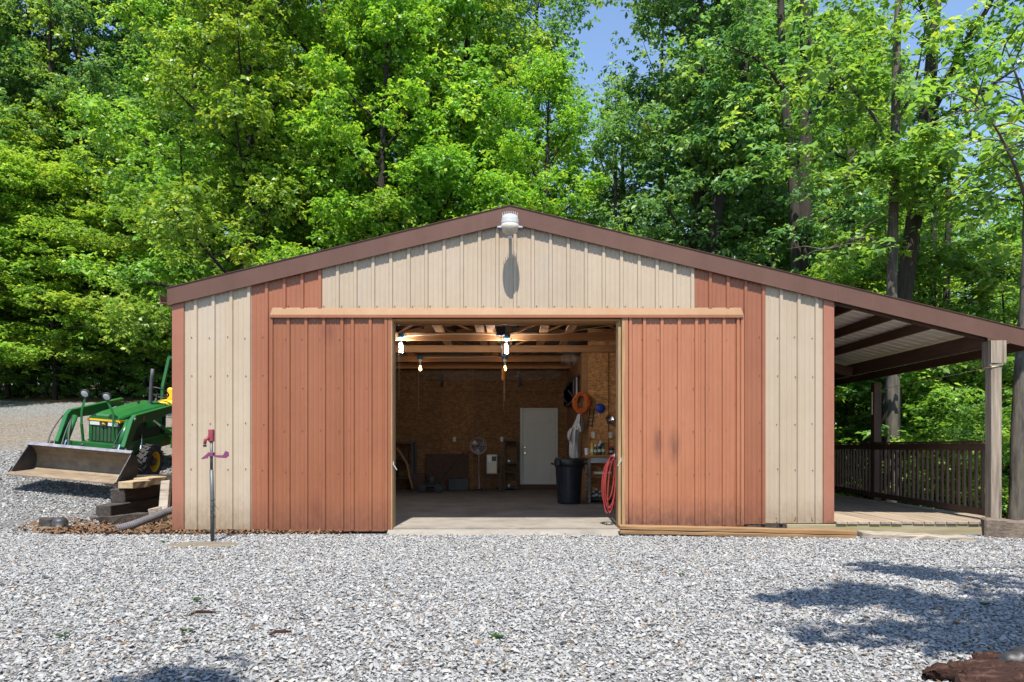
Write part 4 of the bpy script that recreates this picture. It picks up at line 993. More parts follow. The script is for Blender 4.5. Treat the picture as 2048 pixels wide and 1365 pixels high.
# purlins and cross beams carrying the porch roof (parts of the barn roof)
for x in (4.62, 5.17, 5.70):
    MB().box(x - .02, x + .02, 9.86, 18.5, top(x) - .20, top(x) - .062).build('porch_purlin', 'stain', barn, bevel=.003)
MB().box(6.30, 6.34, 9.86, 18.5, ptop(6.32) - .10, ptop(6.32) + .11).build('porch_beam', 'stain', barn, bevel=.003)
MB().box(6.93, 6.97, 9.86, 18.5, ptop(6.95) + .04, ptop(6.95) + .17).build('porch_purlin', 'stain', barn)
MB().beam((4.27, 9.85, top(4.27) - .225), (6.28, 9.85, top(6.28) - .225), .04, .05).build('porch_rafter', 'stain', barn)
for y in (13.66, 17.8):
    MB().beam((4.27, y, top(4.27) - .29), (6.28, y, top(6.28) - .29), .04, .17).build('porch_rafter', 'stain', barn)
# rope round the post and the line across the porch
p = Vector((rail_x(P1), P1, W(1990, 733, P1).z)); ro = thing('clothes_line', 'pale line tied round the front porch post and strung to the back post', 'rope', p)
mb = MB()
for k_ in range(3):
    z = p.z + k_ * .012; q = .078; mb.tube([(p.x - q, P1 - q, z - .02), (p.x + q, P1 - q, z + .012), (p.x + q, P1 + q, z), (p.x - q, P1 + q, z - .006)], .006, 5, closed=True)
mb.build('wrap', 'wire', ro); MB().tube([(p.x - .078, P1 - .07, p.z - .02), (p.x + .02, 11.6, p.z - .05), (rail_x(P2) - .05, P2 - .08, p.z - .03)], .0035, 5).build('line', 'wire', ro)
p = W(1744, 800, P2 - .09); th_ = MB().box(p.x - .012, p.x + .012, p.y - .01, p.y + .01, p.z - .28, p.z + .14).build('wooden_stick', 'fresh', None, origin=p, bevel=.003); tag(th_, 'pale wooden stick fixed to the far porch post', 'stick')

# timbers in front of the right door and the deck
def plank_thing(name, a, c, w, h, m, lab, cat, jitter=.006, seg=10, bev=.01, seed=1, grp=None):
    a, c = Vector(a), Vector(c); d = c - a; L = d.length; d.normalize(); s = Vector((d.y, -d.x, 0)); s.normalize(); u = s.cross(d); r = random.Random(seed)
    vs = []
    for i in range(seg + 1):
        q = a + d * (L * i / seg)
        for (e, f) in ((-1, -1), (1, -1), (1, 1), (-1, 1)): vs.append(q + s * (e * w / 2 + r.uniform(-jitter, jitter)) + u * (f * h / 2 + r.uniform(-jitter, jitter)) + d * (r.uniform(-jitter, jitter) * 2))
    fs = [(3, 2, 1, 0), tuple(4 * seg + k for k in range(4))] + [(4 * i + k, 4 * i + (k + 1) % 4, 4 * i + 4 + (k + 1) % 4, 4 * i + 4 + k) for i in range(seg) for k in range(4)]
    o = MB().add(vs, fs).build(name, m, None, origin=a - u * h / 2, bevel=bev); return tag(o, lab, cat, grp)
def GP(px, py, dz=0.0):
    """the ground point seen at a spot of the photograph"""
    d = 3.0
    for _ in range(60):
        q = W(px, py, d); e = q.z - gz(q.x, q.y) - dz
        if e < 0: break
        d += .25
    lo, hi = d - .25, d
    for _ in range(30):
        md = (lo + hi) / 2; q = W(px, py, md)
        if q.z - gz(q.x, q.y) - dz < 0: hi = md
        else: lo = md
    q = W(px, py, hi); return q
plank_thing('timber', (1.375, 9.52, .112), (4.30, 9.26, .075), .15, .055, 'amber', 'long amber timber lying on top of another before the right sliding door', 'timber', .004, 12, .008, 2, 'timbers before the right door')
plank_thing('timber', (1.39, 9.525, .055), (4.29, 9.265, .018), .155, .052, 'amber', 'lower amber timber half sunk in gravel under its twin before the right door', 'timber', .004, 12, .008, 3, 'timbers before the right door')
plank_thing('grey_board', (4.36, 9.28, .045), (5.60, 9.02, .012), .22, .075, 'greyboard', 'weathered grey board lying in the gravel before the deck', 'board', .01, 10, .01, 4)
plank_thing('old_timber', (5.98, 9.42, .11), (7.3, 8.72, .06), .2, .25, 'oldtimber', 'thick old brown timber lying on the gravel at the right edge', 'timber', .014, 12, .02, 5)

# retaining timbers, cut blocks, stake and drain hose beside the left corner
plank_thing('retaining_timber', (-6.07, 10.98, .155), (-6.02, 13.6, .20), .235, .235, 'sleeper', 'black creosoted timber at the bottom of the low retaining step', 'timber', .006, 10, .012, 6, 'retaining timbers')
plank_thing('retaining_timber', (-6.10, 11.45, .385), (-6.03, 13.7, .43), .235, .215, 'sleeper', 'black creosoted timber stacked above the bottom one', 'timber', .006, 10, .012, 7, 'retaining timbers')
plank_thing('retaining_timber', (-6.9, 12.60, .56), (-5.25, 12.72, .585), .2, .19, 'sleeper', 'black timber lying crosswise below the front tractor wheel', 'timber', .006, 8, .012, 8, 'retaining timbers')
plank_thing('retaining_timber', (-6.1, 10.72, .045), (-5.3, 11.35, .085), .05, .15, 'sleeper', 'thin dark board edging the leaf litter before the retaining timbers', 'board', .008, 8, .01, 9)
plank_thing('cut_block', (-5.96, 11.40, .55), (-5.90, 11.85, .56), .25, .11, 'fresh', 'pale cut plank block lying lower and in front on the black timbers', 'block', .004, 4, .008, 10, 'pale cut blocks')
plank_thing('cut_block', (-5.97, 11.90, .575), (-5.88, 12.35, .59), .28, .125, 'fresh', 'pale cut plank block lying higher and behind on the black timbers', 'block', .004, 4, .008, 11, 'pale cut blocks')
q = W(331, 985, 11.5); sk = MB().beam((q.x + .02, 11.40, .10), (q.x - .04, 11.62, .60), .14, .09, up=(0, 1, 0)).build('stake', 'greyboard', None, origin=(q.x, 11.5, .1), bevel=.006); tag(sk, 'short grey timber stake leaning between the black timbers and the barn corner', 'stake')
plank_thing('edging_block', W(297, 1026, 11.0), W(324, 1019, 11.1), .05, .1, 'greyboard', 'short mossy board end behind the drain hose', 'board', .003, 3, .006, 12)
# ribbed drain hose
pth = [Vector((-4.62, 10.35, .30)), Vector((-4.80, 10.22, .235)), Vector((-4.98, 10.08, .15)), Vector((-5.12, 9.95, .085)), Vector((-5.24, 9.80, .05))]
pts = []; rad = []
for i in range(len(pth) - 1):
    for k_ in range(14): pts.append(pth[i].lerp(pth[i + 1], k_ / 14))
pts.append(pth[-1])
# smooth the bend
for _ in range(8): pts = [pts[0]] + [(pts[i - 1] + pts[i] * 2 + pts[i + 1]) / 4 for i in range(1, len(pts) - 1)] + [pts[-1]]
rad = [.058 if i % 2 else .047 for i in range(len(pts))]
o = MB().tube(pts, rad, 14).build('drain_hose', 'corr', None, origin=pts[-1]); tag(o, 'grey corrugated drain hose coming round the left barn corner', 'hose')
# black cap on a stub in the gravel
q = GP(105, 1055); bc = thing('capped_stub', 'black rounded cap and a broken pot half buried in the gravel on the left', 'pipe cap', q)
MB().lathe([(.115, 0), (.12, .03), (.10, .04), (.105, .10), (.08, .14), (.03, .155), (0, .155)], 16, Matrix.Translation(q + Vector((.10, 0, -.02)))).build('cap', 'black', bc, smooth=True)
MB().box(q.x - .16, q.x - .0, q.y - .06, q.y + .10, q.z - .02, q.z + .12, Matrix.Translation(q) @ Matrix.Rotation(.25, 4, 'Z') @ Matrix.Rotation(.12, 4, 'Y') @ Matrix.Translation(-q)).build('broken_block', 'sleeper', bc, bevel=.015)
MB().lathe([(.13, 0), (.14, .012), (.12, .02), (0, .015)], 16, Matrix.Translation(q + Vector((.03, -.12, -.0)))).build('dish', 'lid', bc)
# hydrant on a pipe
hp = GP(425, 1084); hy = thing('yard_hydrant', 'grey pipe with a faded red head and purple vane before the left wall', 'hydrant', hp)
def HZ_(py): return CAMZ + (HOR - py) / F * hp.y
zt = HZ_(884)
MB().tube([(hp.x, hp.y, hp.z - .05), (hp.x - .004, hp.y, HZ_(1000)), (hp.x - .012, hp.y, HZ_(940))], .0245, 10).build('pipe', 'pipe', hy, smooth=True)
MB().tube([(hp.x - .012, hp.y, HZ_(941)), (hp.x - .014, hp.y, zt)], .018, 10).build('riser', 'pipe', hy, smooth=True)
c = Vector((hp.x - .014, hp.y, HZ_(872)))
MB().box(c.x - .03, c.x + .032, c.y - .03, c.y + .03, c.z - .075, c.z + .08).build('head', 'hydrant', hy, bevel=.012)
MB().tube([(c.x - .02, c.y - .02, c.z - .02), (c.x - .055, c.y - .04, c.z - .05), (c.x - .06, c.y - .045, c.z - .10)], [.022, .02, .017], 10).build('spout', 'hydrant', hy, smooth=True)
MB().lathe([(.019, -.03), (.021, 0)], 10, Matrix.Translation((c.x - .06, c.y - .045, c.z - .105))).build('spout_ring', 'black', hy)
zv = HZ_(910)
MB().box(c.x - .03, c.x + .032, c.y - .034, c.y + .03, zv - .02, zv + .03).build('clamp', 'purple', hy, bevel=.004)
MB().prism([(c.x - .03, zv + .02), (c.x - .03, zv - .04), (c.x - .10, zv - .055), (c.x - .11, zv - .045)], c.y - .03, c.y - .015, 'y').build('vane_tail', 'purple', hy)
MB().prism([(c.x + .03, zv - .018), (c.x + .09, zv - .035), (c.x + .185, zv - .04), (c.x + .22, zv - .015), (c.x + .215, zv + .035), (c.x + .18, zv + .045), (c.x + .15, zv - .005), (c.x + .03, zv - .004)], c.y - .03, c.y - .018, 'y').build('vane', 'purple', hy)
for py in (1000, 1012, 1022, 1034): MB().tube([(hp.x + .027 * math.cos(t), hp.y + .027 * math.sin(t), HZ_(py) + .004 * math.sin(t)) for t in np.linspace(0, 6.28, 12, endpoint=False)], .0035, 5, closed=True).build('wire_tie', 'black', hy)
MB().tube([(hp.x + .02, hp.y - .02, HZ_(1002)), (hp.x + .05, hp.y - .03, HZ_(1012)), (hp.x + .085, hp.y - .03, HZ_(1020))], .003, 4).build('wire_end', 'black', hy)
MB().tube([(hp.x + .02, hp.y - .02, HZ_(1024)), (hp.x + .055, hp.y - .03, HZ_(1030)), (hp.x + .03, hp.y - .03, HZ_(1038))], .003, 4).build('wire_end', 'black', hy)
q = GP(405, 1092); o = MB().lathe([(.40, -.02), (.41, .012), (.37, .022), (.0, .026)], 28, Matrix.Translation(q) @ Matrix.Diagonal((1, .55, 1, 1))).build('ground_lid', 'lid', None, origin=q); tag(o, 'dusty round lid sunk in the gravel at the foot of the hydrant pipe', 'lid')

# driftwood and a black tube in the lower right corner
def log(name, pts, rads, m, lab, cat, seed, seg=9, squash=.6):
    r = random.Random(seed); path = [Vector(p) for p in pts]; P = []; Q = []
    for i in range(len(path) - 1):
        for k_ in range(6): P.append(path[i].lerp(path[i + 1], k_ / 6)); Q.append(rads[i] + (rads[i + 1] - rads[i]) * k_ / 6)
    P.append(path[-1]); Q.append(rads[-1])
    mb = MB().tube(P, Q, 12); mb.v = [(x + r.uniform(-.011, .011), y + r.uniform(-.011, .011), z + r.uniform(-.012, .012)) for x, y, z in mb.v]
    o = mb.build(name, m, None, smooth=True, origin=path[0]); return tag(o, lab, cat)
def at(px, py, d, dz=0): q = W(px, py, d); return (q.x, q.y, q.z + dz)
log('driftwood', [at(1848, 1349, 3.62), at(1885, 1345, 3.62), at(1930, 1345, 3.6), at(2010, 1352, 3.55), at(2090, 1362, 3.5)], [.012, .045, .062, .07, .07], 'redwood', 'long reddish brown driftwood lying lowest in the bottom right corner', 'driftwood', 1)
log('driftwood', [at(1945, 1316, 3.78), at(1965, 1321, 3.76), at(1998, 1327, 3.74), at(2040, 1336, 3.7)], [.02, .045, .05, .045], 'redwood', 'short split piece of red driftwood behind the longer one', 'driftwood', 2)
log('driftwood', [at(1915, 1372, 3.42), at(1960, 1370, 3.42), at(2020, 1373, 3.42), at(2080, 1380, 3.4)], [.05, .07, .08, .08], 'redwood', 'blocky brown driftwood at the bottom edge of the picture', 'driftwood', 5)
log('black_log', [at(2005, 1345, 3.62), at(2025, 1330, 3.62), at(2060, 1322, 3.62), at(2110, 1322, 3.62)], [.05, .065, .07, .07], 'black', 'smooth black charred log end in the bottom right corner', 'log', 3)
# scattered twigs and green bits on the gravel
for (px, py, ln, lab) in ((560, 1268, .12, 'curled brown bark strip on the gravel'), (405, 1228, .16, 'thin brown twig on the gravel below the hydrant')):
    q = GP(px, py, .02); o = MB().tube([q + Vector((-ln / 2, -.02, .0)), q + Vector((-ln * .2, .0, .014)), q + Vector((ln * .2, .012, .012)), q + Vector((ln / 2, .03, .004))], [.006, .011, .010, .004], 6).build('twig', 'redwood', None, origin=q); tag(o, lab, 'twig', 'bits of wood on the gravel')
ri = random.Random(31)
for (px, py, lab) in ((1362, 1150, 'green weed sprig on the gravel right of centre'), (392, 1202, 'small green weed in the gravel left of centre'), (371, 1263, 'tiny green weed in the left foreground'), (125, 1273, 'dark green weed at the left foreground edge'), (1148, 1074, 'green sprig at the foot of the concrete apron'),
                      (1968, 1210, 'green weed in the tree shade at right'), (994, 1275, 'tiny green leaf low in the middle of the gravel'), (330, 1085, 'flat green weed beside the round lid')):
    q = GP(px, py, .015); mb = MB()
    for k_ in range(9):
        a = ri.uniform(0, 6.28); l_ = ri.uniform(.03, .055); d_ = Vector((math.cos(a), math.sin(a), ri.uniform(.2, .7))); s_ = Vector((-d_.y, d_.x, 0)) * .3
        t_ = q + Vector((ri.uniform(-.02, .02), ri.uniform(-.02, .02), 0))
        mb.add([t_, t_ + (d_ * .5 + s_) * l_, t_ + d_ * l_ + Vector((0, 0, -.01)), t_ + (d_ * .5 - s_) * l_], [(0, 1, 2, 3)])
    o = mb.build('weed', 'weed', None, origin=q); tag(o, lab, 'weed', 'weeds in the gravel')
# dry leaves along the left wall
r = np.random.default_rng(41); n_ = 4200
x = r.uniform(-6.05, -2.2, n_); y = np.where(r.uniform(0, 1, n_) < .45, r.normal(9.72, .1, n_), r.uniform(9.6, 11.6, n_)); k = ((x < -4.6) | (y < 9.78)) & (y > 9.5) & ~((x < -5.3) & (y > 10.5 + (x + 5.3) * -.2)); x, y = x[k], y[k]
x2 = np.concatenate([r.normal(-5.9, .32, 450), x]); y2 = np.concatenate([r.normal(9.85, .10, 450), y]); n_ = len(x2)
s = r.uniform(.012, .034, n_); a = r.uniform(0, 6.28, n_); tl = r.normal(0, .5, (n_, 2))
c = np.stack([x2, y2, ground_z(x2, y2) + r.uniform(.008, .05, n_)], -1)
t = np.stack([np.cos(a), np.sin(a), tl[:, 0]], -1) * s[:, None]; u = np.stack([-np.sin(a), np.cos(a), tl[:, 1]], -1) * s[:, None] * .6
co = np.stack([c - t, c + u, c + t, c - u], 1)
o = bpy.data.objects.new('leaf_litter', quad_mesh('leaf_litter', co, None, M['litter'])); COL.objects.link(o); tag(o, 'dry brown leaves drifted along the foot of the left wall and timbers', 'leaf litter', kind='stuff')
r = np.random.default_rng(43); n_ = 700
y2 = r.uniform(3.3, 9.6, n_); x2 = r.uniform(-.72, .72, n_) * y2; s = r.uniform(.008, .02, n_); a = r.uniform(0, 6.28, n_)
c = np.stack([x2, y2, ground_z(x2, y2) + r.uniform(.022, .035, n_)], -1); t = np.stack([np.cos(a), np.sin(a), r.normal(0, .3, n_)], -1) * s[:, None]; u = np.stack([-np.sin(a), np.cos(a), r.normal(0, .3, n_)], -1) * s[:, None] * .5
o = bpy.data.objects.new('leaf_litter', quad_mesh('leaf_litter', np.stack([c - t, c + u, c + t, c - u], 1), None, M['litter'])); COL.objects.link(o); tag(o, 'small brown leaf scraps and seeds scattered over the gravel', 'leaf litter', kind='stuff')

# ---------------------------------------------------------------- tractor
tk = thing('tractor', 'green compact tractor with yellow wheels and a front loader bucket, parked left of the barn', 'tractor', (0, 0, 0))
def loft(secs):
    k = len(secs[0]); vs = [p for s_ in secs for p in s_]; fs = [tuple(range(k - 1, -1, -1)), tuple((len(secs) - 1) * k + j for j in range(k))]
    for i in range(len(secs) - 1):
        for j in range(k): fs.append((i * k + j, i * k + (j + 1) % k, (i + 1) * k + (j + 1) % k, (i + 1) * k + j))
    return MB().add(vs, fs)
def hsec(y, w, zb, zt, c1=.05, c2=.10): return [(-w, y, zb), (-w, y, zt - c1 - .03), (-w + .02, y, zt - c1), (-w + c2 + .05, y, zt), (w - c2 - .05, y, zt), (w - .02, y, zt - c1), (w, y, zt - c1 - .03), (w, y, zb)]
hood = loft([hsec(-.60, .25, 1.075, 1.135, .02, .05), hsec(-.57, .265, 1.07, 1.165), hsec(-.2, .275, 1.065, 1.215), hsec(.4, .285, 1.06, 1.26), hsec(1.0, .29, 1.06, 1.29), hsec(1.06, .27, 1.06, 1.27)]).build('hood', 'tgreen', tk, bevel=.006)
hb = MB(); hb.prism([(-.04, 1.17), (.03, 1.172), (.012, 1.178), (-.02, 1.176)], -.5, -.49, 'y'); hb.build('hood_mark', 'black', hood)
st = MB(); st.box(-.262, .262, -.606, -.59, 1.045, 1.075)
for s in (-1, 1): st.prism([(-.6, 1.03), (.55, 1.02), (.75, 1.045), (.75, 1.065), (-.6, 1.068)], s * .27 - .008, s * .27 + .008 + s * .004, 'x')
st.build('yellow_stripe', 'tyellow', tk)
MB().box(-.235, .235, -.50, .95, .66, 1.055).build('engine_block', 'black', tk)
sp_ = MB()
for s in (-1, 1): sp_.box(s * .25 - .012, s * .25 + .012, -.58, -.1, .70, 1.015); sp_.box(s * .25 - .01, s * .25 + .01, .35, .95, .85, 1.015)
sp_.build('side_panel', 'tgreen', tk)
MB().box(-.255, .255, -.59, -.56, .955, 1.043).build('light_bar', 'dark', tk)
for s in (-1, 1): MB().box(s * .155 - .085, s * .155 + .085, -.598, -.591, .965, 1.035).build('headlight', 'glass', tk, bevel=.004)
em = MB().box(-.05, .05, -.604, -.591, .955, 1.04).build('emblem', 'black', tk)
MB().prism([(-.030, .992), (-.012, .985), (.0, .995), (.02, .99), (.035, .982), (.026, .998), (.006, 1.008), (-.004, 1.012), (-.010, 1.025), (-.016, 1.012), (-.022, 1.004), (-.018, .998)], -.609, -.6045, 'y').build('leaping_mark', 'tyellow', em)
gr = MB().box(-.245, .245, -.575, -.55, .66, .952).build('grille', 'black', tk)
for i in range(6): MB().box(-.19 + i * .065, -.145 + i * .065, -.586, -.576, .69, .945).build('slat', 'tgreen_d', gr, bevel=.004)
for s in (-1, 1): MB().box(s * .225 - .02, s * .225 + .02, -.59, -.577, .67, .95).build('grille_side', 'tgreen', gr)
MB().box(-.30, .30, -.66, -.56, .55, .64).build('front_bumper', 'tgreen', tk, bevel=.01)
MB().box(-.26, .26, -.56, 1.9, .42, .655).build('chassis', 'tgreen', tk, bevel=.02)
MB().beam((-.55, 0, .34), (.55, 0, .34), .12, .12).build('front_axle', 'tgreen', tk)
def wheel(x, y, r_, w_, nl):
    s = 1 if x > 0 else -1
    mt = Matrix.Translation((x, y, r_)) @ Matrix.Rotation(math.pi / 2, 4, 'Y')
    hub = MB().lathe([(.05, -w_ * .32), (.07, -w_ * .3), (.07, w_ * .42), (.045, w_ * .46), (.0, w_ * .46)] if s > 0 else [(.0, -w_ * .46), (.045, -w_ * .46), (.07, -w_ * .42), (.07, w_ * .3), (.05, w_ * .32)], 14, mt).build('wheel', 'dark', tk)
    tb = MB().lathe([(r_ * .6, -w_ * .42), (r_ * .72, -w_ * .5), (r_ * .88, -w_ * .48), (r_ * .93, -w_ * .36), (r_ * .945, 0), (r_ * .93, w_ * .36), (r_ * .88, w_ * .48), (r_ * .72, w_ * .5), (r_ * .6, w_ * .42)], 32, mt, False)
    for i in range(nl):
        for side in (-1, 1):
            a = 2 * math.pi * (i + (.5 if side > 0 else 0)) / nl
            m2 = mt @ Matrix.Rotation(a, 4, 'Z') @ Matrix.Translation((r_ * .955, 0, side * w_ * .25)) @ Matrix.Rotation(side * .6, 4, 'X')
            tb.box(-r_ * .05, r_ * .05, -.018 * r_ / .3, .018 * r_ / .3, -w_ * .27, w_ * .27, m2)
    tb.build('tyre', 'rubber', hub)
    rm = MB().lathe([(r_ * .61, -w_ * .40), (r_ * .63, -w_ * .42), (r_ * .57, -w_ * .3), (r_ * .54, s * w_ * .12), (r_ * .30, s * w_ * .16), (r_ * .0, s * w_ * .16)] if False else
                    [(r_ * .56, -w_ * .38), (r_ * .62, -w_ * .43), (r_ * .635, -w_ * .40), (r_ * .60, w_ * .0), (r_ * .635, w_ * .40), (r_ * .62, w_ * .43), (r_ * .56, w_ * .38), (r_ * .53, s * w_ * .02), (r_ * .52, s * w_ * .02)], 28, mt, False); rm.build('rim', 'tyellow', hub, smooth=False)
    dk = MB().lathe([(.0, s * w_ * .08), (r_ * .30, s * w_ * .1), (r_ * .34, s * w_ * .02), (r_ * .525, s * w_ * .01), (r_ * .525, s * w_ * -.04), (.0, s * w_ * -.04)], 28, mt)
    dk.build('disc', 'tyellow', hub)
    bl = MB()
    for i in range(6):
        a = i * math.pi / 3; bl.lathe([(.017, s * w_ * .06 - .02), (.017, s * w_ * .06 + .028), (.012, s * w_ * .06 + .03)], 6, mt @ Matrix.Rotation(a, 4, 'Z') @ Matrix.Translation((r_ * .25, 0, 0)))
    bl.build('wheel_nuts', 'black', hub)
for s in (-1, 1): wheel(s * .52, 0, .305, .21, 16); wheel(s * .60, 1.62, .52, .33, 18)
for s in (-1, 1):
    pts = [(1.62 + .58 * math.cos(t), .54 + .58 * math.sin(t)) for t in np.linspace(.3, 2.6, 9)]
    MB().prism(pts + [(1.62 + .55 * math.cos(t), .54 + .55 * math.sin(t)) for t in np.linspace(2.6, .3, 9)], s * .42, s * .76, 'x').build('fender', 'tgreen', tk)
MB().box(-.40, .40, 1.07, 1.95, .62, .68).build('platform', 'tgreen', tk); MB().box(-.25, .25, 1.06, 1.14, .68, 1.25).build('dashboard', 'black', tk, bevel=.02)
seat = MB().box(-.12, .26, 1.45, 1.88, 1.16, 1.26).build('seat', 'tyellow', tk, bevel=.035); MB().box(-.09, .24, 1.82, 1.90, 1.24, 1.50).build('seat_back', 'tyellow', seat, bevel=.035)
sw = Vector((.0, 1.30, 1.43)); mts = Matrix.Translation(sw) @ Matrix.Rotation(R(-35), 4, 'X')
wh = MB().tube([mts @ Vector((.19 * math.cos(t), .19 * math.sin(t), 0)) for t in np.linspace(0, 2 * math.pi, 28, endpoint=False)], .014, 8, closed=True).build('steering_wheel', 'black', tk, smooth=True)
sk_ = MB()
for a in (.5, 2.6, 4.7): sk_.tube([mts @ Vector((.185 * math.cos(a), .185 * math.sin(a), 0)), mts @ Vector((0, 0, -.04))], .010, 6)
sk_.tube([mts @ Vector((0, 0, -.03)), (0, 1.12, 1.16)], .022, 8); sk_.build('steering_column', 'black', wh)
MB().tube([(.15, .70, 1.15), (.15, .70, 1.27), (.155, .71, 1.75), (.165, .72, 1.92)], [.034, .034, .032, .032], 12).build('exhaust_stack', 'dark', tk, smooth=True)
ro_ = MB()
for a, c in (((-.25, 1.98, .7), (-.24, 1.98, 1.5)), ((-.24, 1.98, 1.5), (-.15, 2.04, 2.1)), ((.25, 1.98, .7), (.26, 1.98, 1.5)), ((.26, 1.98, 1.5), (.3, 2.04, 2.1))): ro_.beam(a, c, .055, .06, up=(0, 1, 0))
ro_.beam((-.17, 2.04, 2.10), (.32, 2.04, 2.10), .055, .06); ro_.build('roll_bar', 'tgreen', tk)
# loader
AX = .55
for s in (-1, 1):
    MB().prism([(.78, .45), (.98, .45), (.98, 1.0), (1.02, 1.24), (.9, 1.24), (.82, 1.0)], s * AX - .045, s * AX + .045, 'x').build('loader_mast', 'tgreen', tk, bevel=.008)
    arm = MB().prism([(1.0, 1.30), (-.66, 1.20), (-.76, 1.14), (-1.02, .70), (-.98, .60), (-.90, .60), (-.62, .98), (-.50, 1.05), (.1, 1.06), (1.0, 1.20)], s * AX - .035, s * AX + .035, 'x').build('loader_arm', 'tgreen', tk, bevel=.006)
    MB().lathe([(.042, -.002), (.042, .002), (.0, .0021)], 16, Matrix.Translation((s * AX + s * .039, -.40, 1.115)) @ Matrix.Rotation(s * math.pi / 2, 4, 'Y')).build('round_decal', 'amber', arm)
    cyl = MB().tube([(s * AX + s * .0, -.60, 1.02), (s * AX + s * .0, -.80, .80), (s * (AX - .0), -.92, .66)], .0, 6) if False else MB().tube([(s * (AX - .10), -.66, 1.10), (s * (AX - .10), -.90, .72)], .045, 12)
    cyl = cyl.build('bucket_cylinder', 'tgreen', tk, smooth=True); MB().tube([(s * (AX - .10), -.90, .72), (s * (AX - .10), -1.0, .56)], .02, 8).build('rod', 'chrome', cyl)
    lc_ = MB().tube([(s * AX, .86, .66), (s * (AX), .30, .92)], .033, 10).build('lift_cylinder', 'tgreen', tk, smooth=True); MB().tube([(s * AX, .30, .92), (s * AX, .0, 1.06)], .016, 8).build('rod', 'chrome', lc_)
MB().beam((-AX + .04, -.86, .66), (AX - .04, -.86, .66), .08, .08).build('cross_tube', 'tgreen', tk)
bz = .165
prof = [(-1.74, .085), (-1.2, .05), (-1.1, .09), (-1.05, .18), (-1.06, .30), (-1.12, .40), (-1.26, .50)]
inn = [(-1.25, .482), (-1.135, .39), (-1.08, .295), (-1.072, .19), (-1.115, .11), (-1.205, .072), (-1.73, .105)]
bk = MB().prism([(y, z + bz) for y, z in prof + inn], -.83, .83, 'x').build('bucket', 'rust', tk)
for s in (-1, 1): MB().prism([(y, z + bz) for y, z in prof], s * .838 - .008, s * .838 + .008, 'x').build('side_plate', 'bucketout', bk)
MB().prism([(y, z + bz) for y, z in ((-1.31, .49), (-1.24, .465), (-1.20, .49), (-1.25, .53))], -.845, .845, 'x').build('top_edge', 'bucketedge', bk, bevel=.004)
MB().prism([(y, z + bz) for y, z in ((-1.80, .072), (-1.70, .064), (-1.70, .113), (-1.80, .088))], -.848, .848, 'x').build('cutting_edge', 'rust', bk)
for s in (-1, 1): MB().prism([(y, z + bz) for y, z in ((-1.76, .09), (-1.68, .09), (-1.62, .17), (-1.66, .20), (-1.74, .12))], s * .852 - .005, s * .852 + .005, 'x').build('side_cutter', 'bucketedge', bk)
for x in (-.5, .0, .52): MB().lathe([(.02, -.02), (.03, 0), (.02, .02)], 8, Matrix.Translation((x, -1.21, .55 + bz))).build('hook', 'bucketout', bk)
# brush guard with its two work lights
gd = MB()
for x in (-.30, .24): gd.beam((x, -.66, .60), (x - .02, -.70, .98), .035, .03, up=(0, 1, 0))
gd.beam((-.32, -.68, .66), (.26, -.68, .66), .03, .05); gd.build('brush_guard', 'tgreen', tk)
for x, x2, z2 in ((-.32, -.26, 1.43), (.22, .11, 1.41)):
    pl = MB(); pl.beam((x, -.70, .96), (x, -.70, 1.2), .035, .012, up=(0, 1, 0)); pl.beam((x, -.70, 1.2), (x2, -.70, z2), .035, .012, up=(0, 1, 0)); pole = pl.build('light_pole', 'tgreen', tk)
    mt = Matrix.Translation((x2 + .01, -.73, z2 + .07)) @ Matrix.Rotation(R(112), 4, 'X')
    wl_ = MB().lathe([(.0, -.075), (.03, -.07), (.062, -.04), (.078, .0), (.08, .012), (.074, .014)], 18, mt).build('work_light', 'black', pole, smooth=True)
    MB().lathe([(.0, .018), (.05, .016), (.073, .010)], 18, mt).build('light_glass', 'glass', pole, smooth=True)
for (a, b_, c_) in (((-.47, -.72, 1.08), (-.40, -.95, .80), (-.30, -1.1, .62)), ((-.5, -.7, 1.05), (-.47, -1.0, .72), (-.40, -1.12, .6)), ((-.62, -.72, 1.1), (-.70, -.98, .85), (-.62, -1.13, .62)), ((.44, -.7, 1.05), (.34, -.74, .9), (.32, -.9, .62)), ((.48, -.6, 1.08), (.36, -.6, 1.04), (.3, -.5, .9))):
    a, b_, c_ = Vector(a), Vector(b_), Vector(c_); MB().tube([a.lerp(b_, t).lerp(b_.lerp(c_, t), t) for t in np.linspace(0, 1, 10)], .012, 6).build('hydraulic_hose', 'black', tk, smooth=True)
for s in (-1, 1):
    for (y, z) in ((-.70, 1.13), (.90, 1.24), (-.98, .64), (.86, .66)):
        MB().lathe([(.0, -.012), (.03, -.012), (.03, .006), (.018, .010), (.0, .011)], 10, Matrix.Translation((s * (AX + .045), y, z)) @ Matrix.Rotation(s * math.pi / 2, 4, 'Y')).build('pivot_pin', 'bucketedge', tk)
for i in range(5): MB().box(.272, .279, -.42 + i * .10, -.37 + i * .10, .78, .98).build('cooling_louvre', 'black', tk)
MB().lathe([(.02, 0), (.02, .03), (.028, .035), (.028, .05), (.0, .055)], 12, Matrix.Translation((.0, .55, 1.262))).build('fuel_cap', 'black', tk)
MB().tube([(.24, .2, .75), (.30, .1, .62), (.36, -.05, .50), (.44, -.1, .42)], .02, 8).build('steering_rod', 'chrome', tk, smooth=True)
tk.location = (-7.05, 13.35, gz(-7.05, 13.35) + .0)
tk.rotation_euler = (R(7.2), R(5.0), R(0.0))

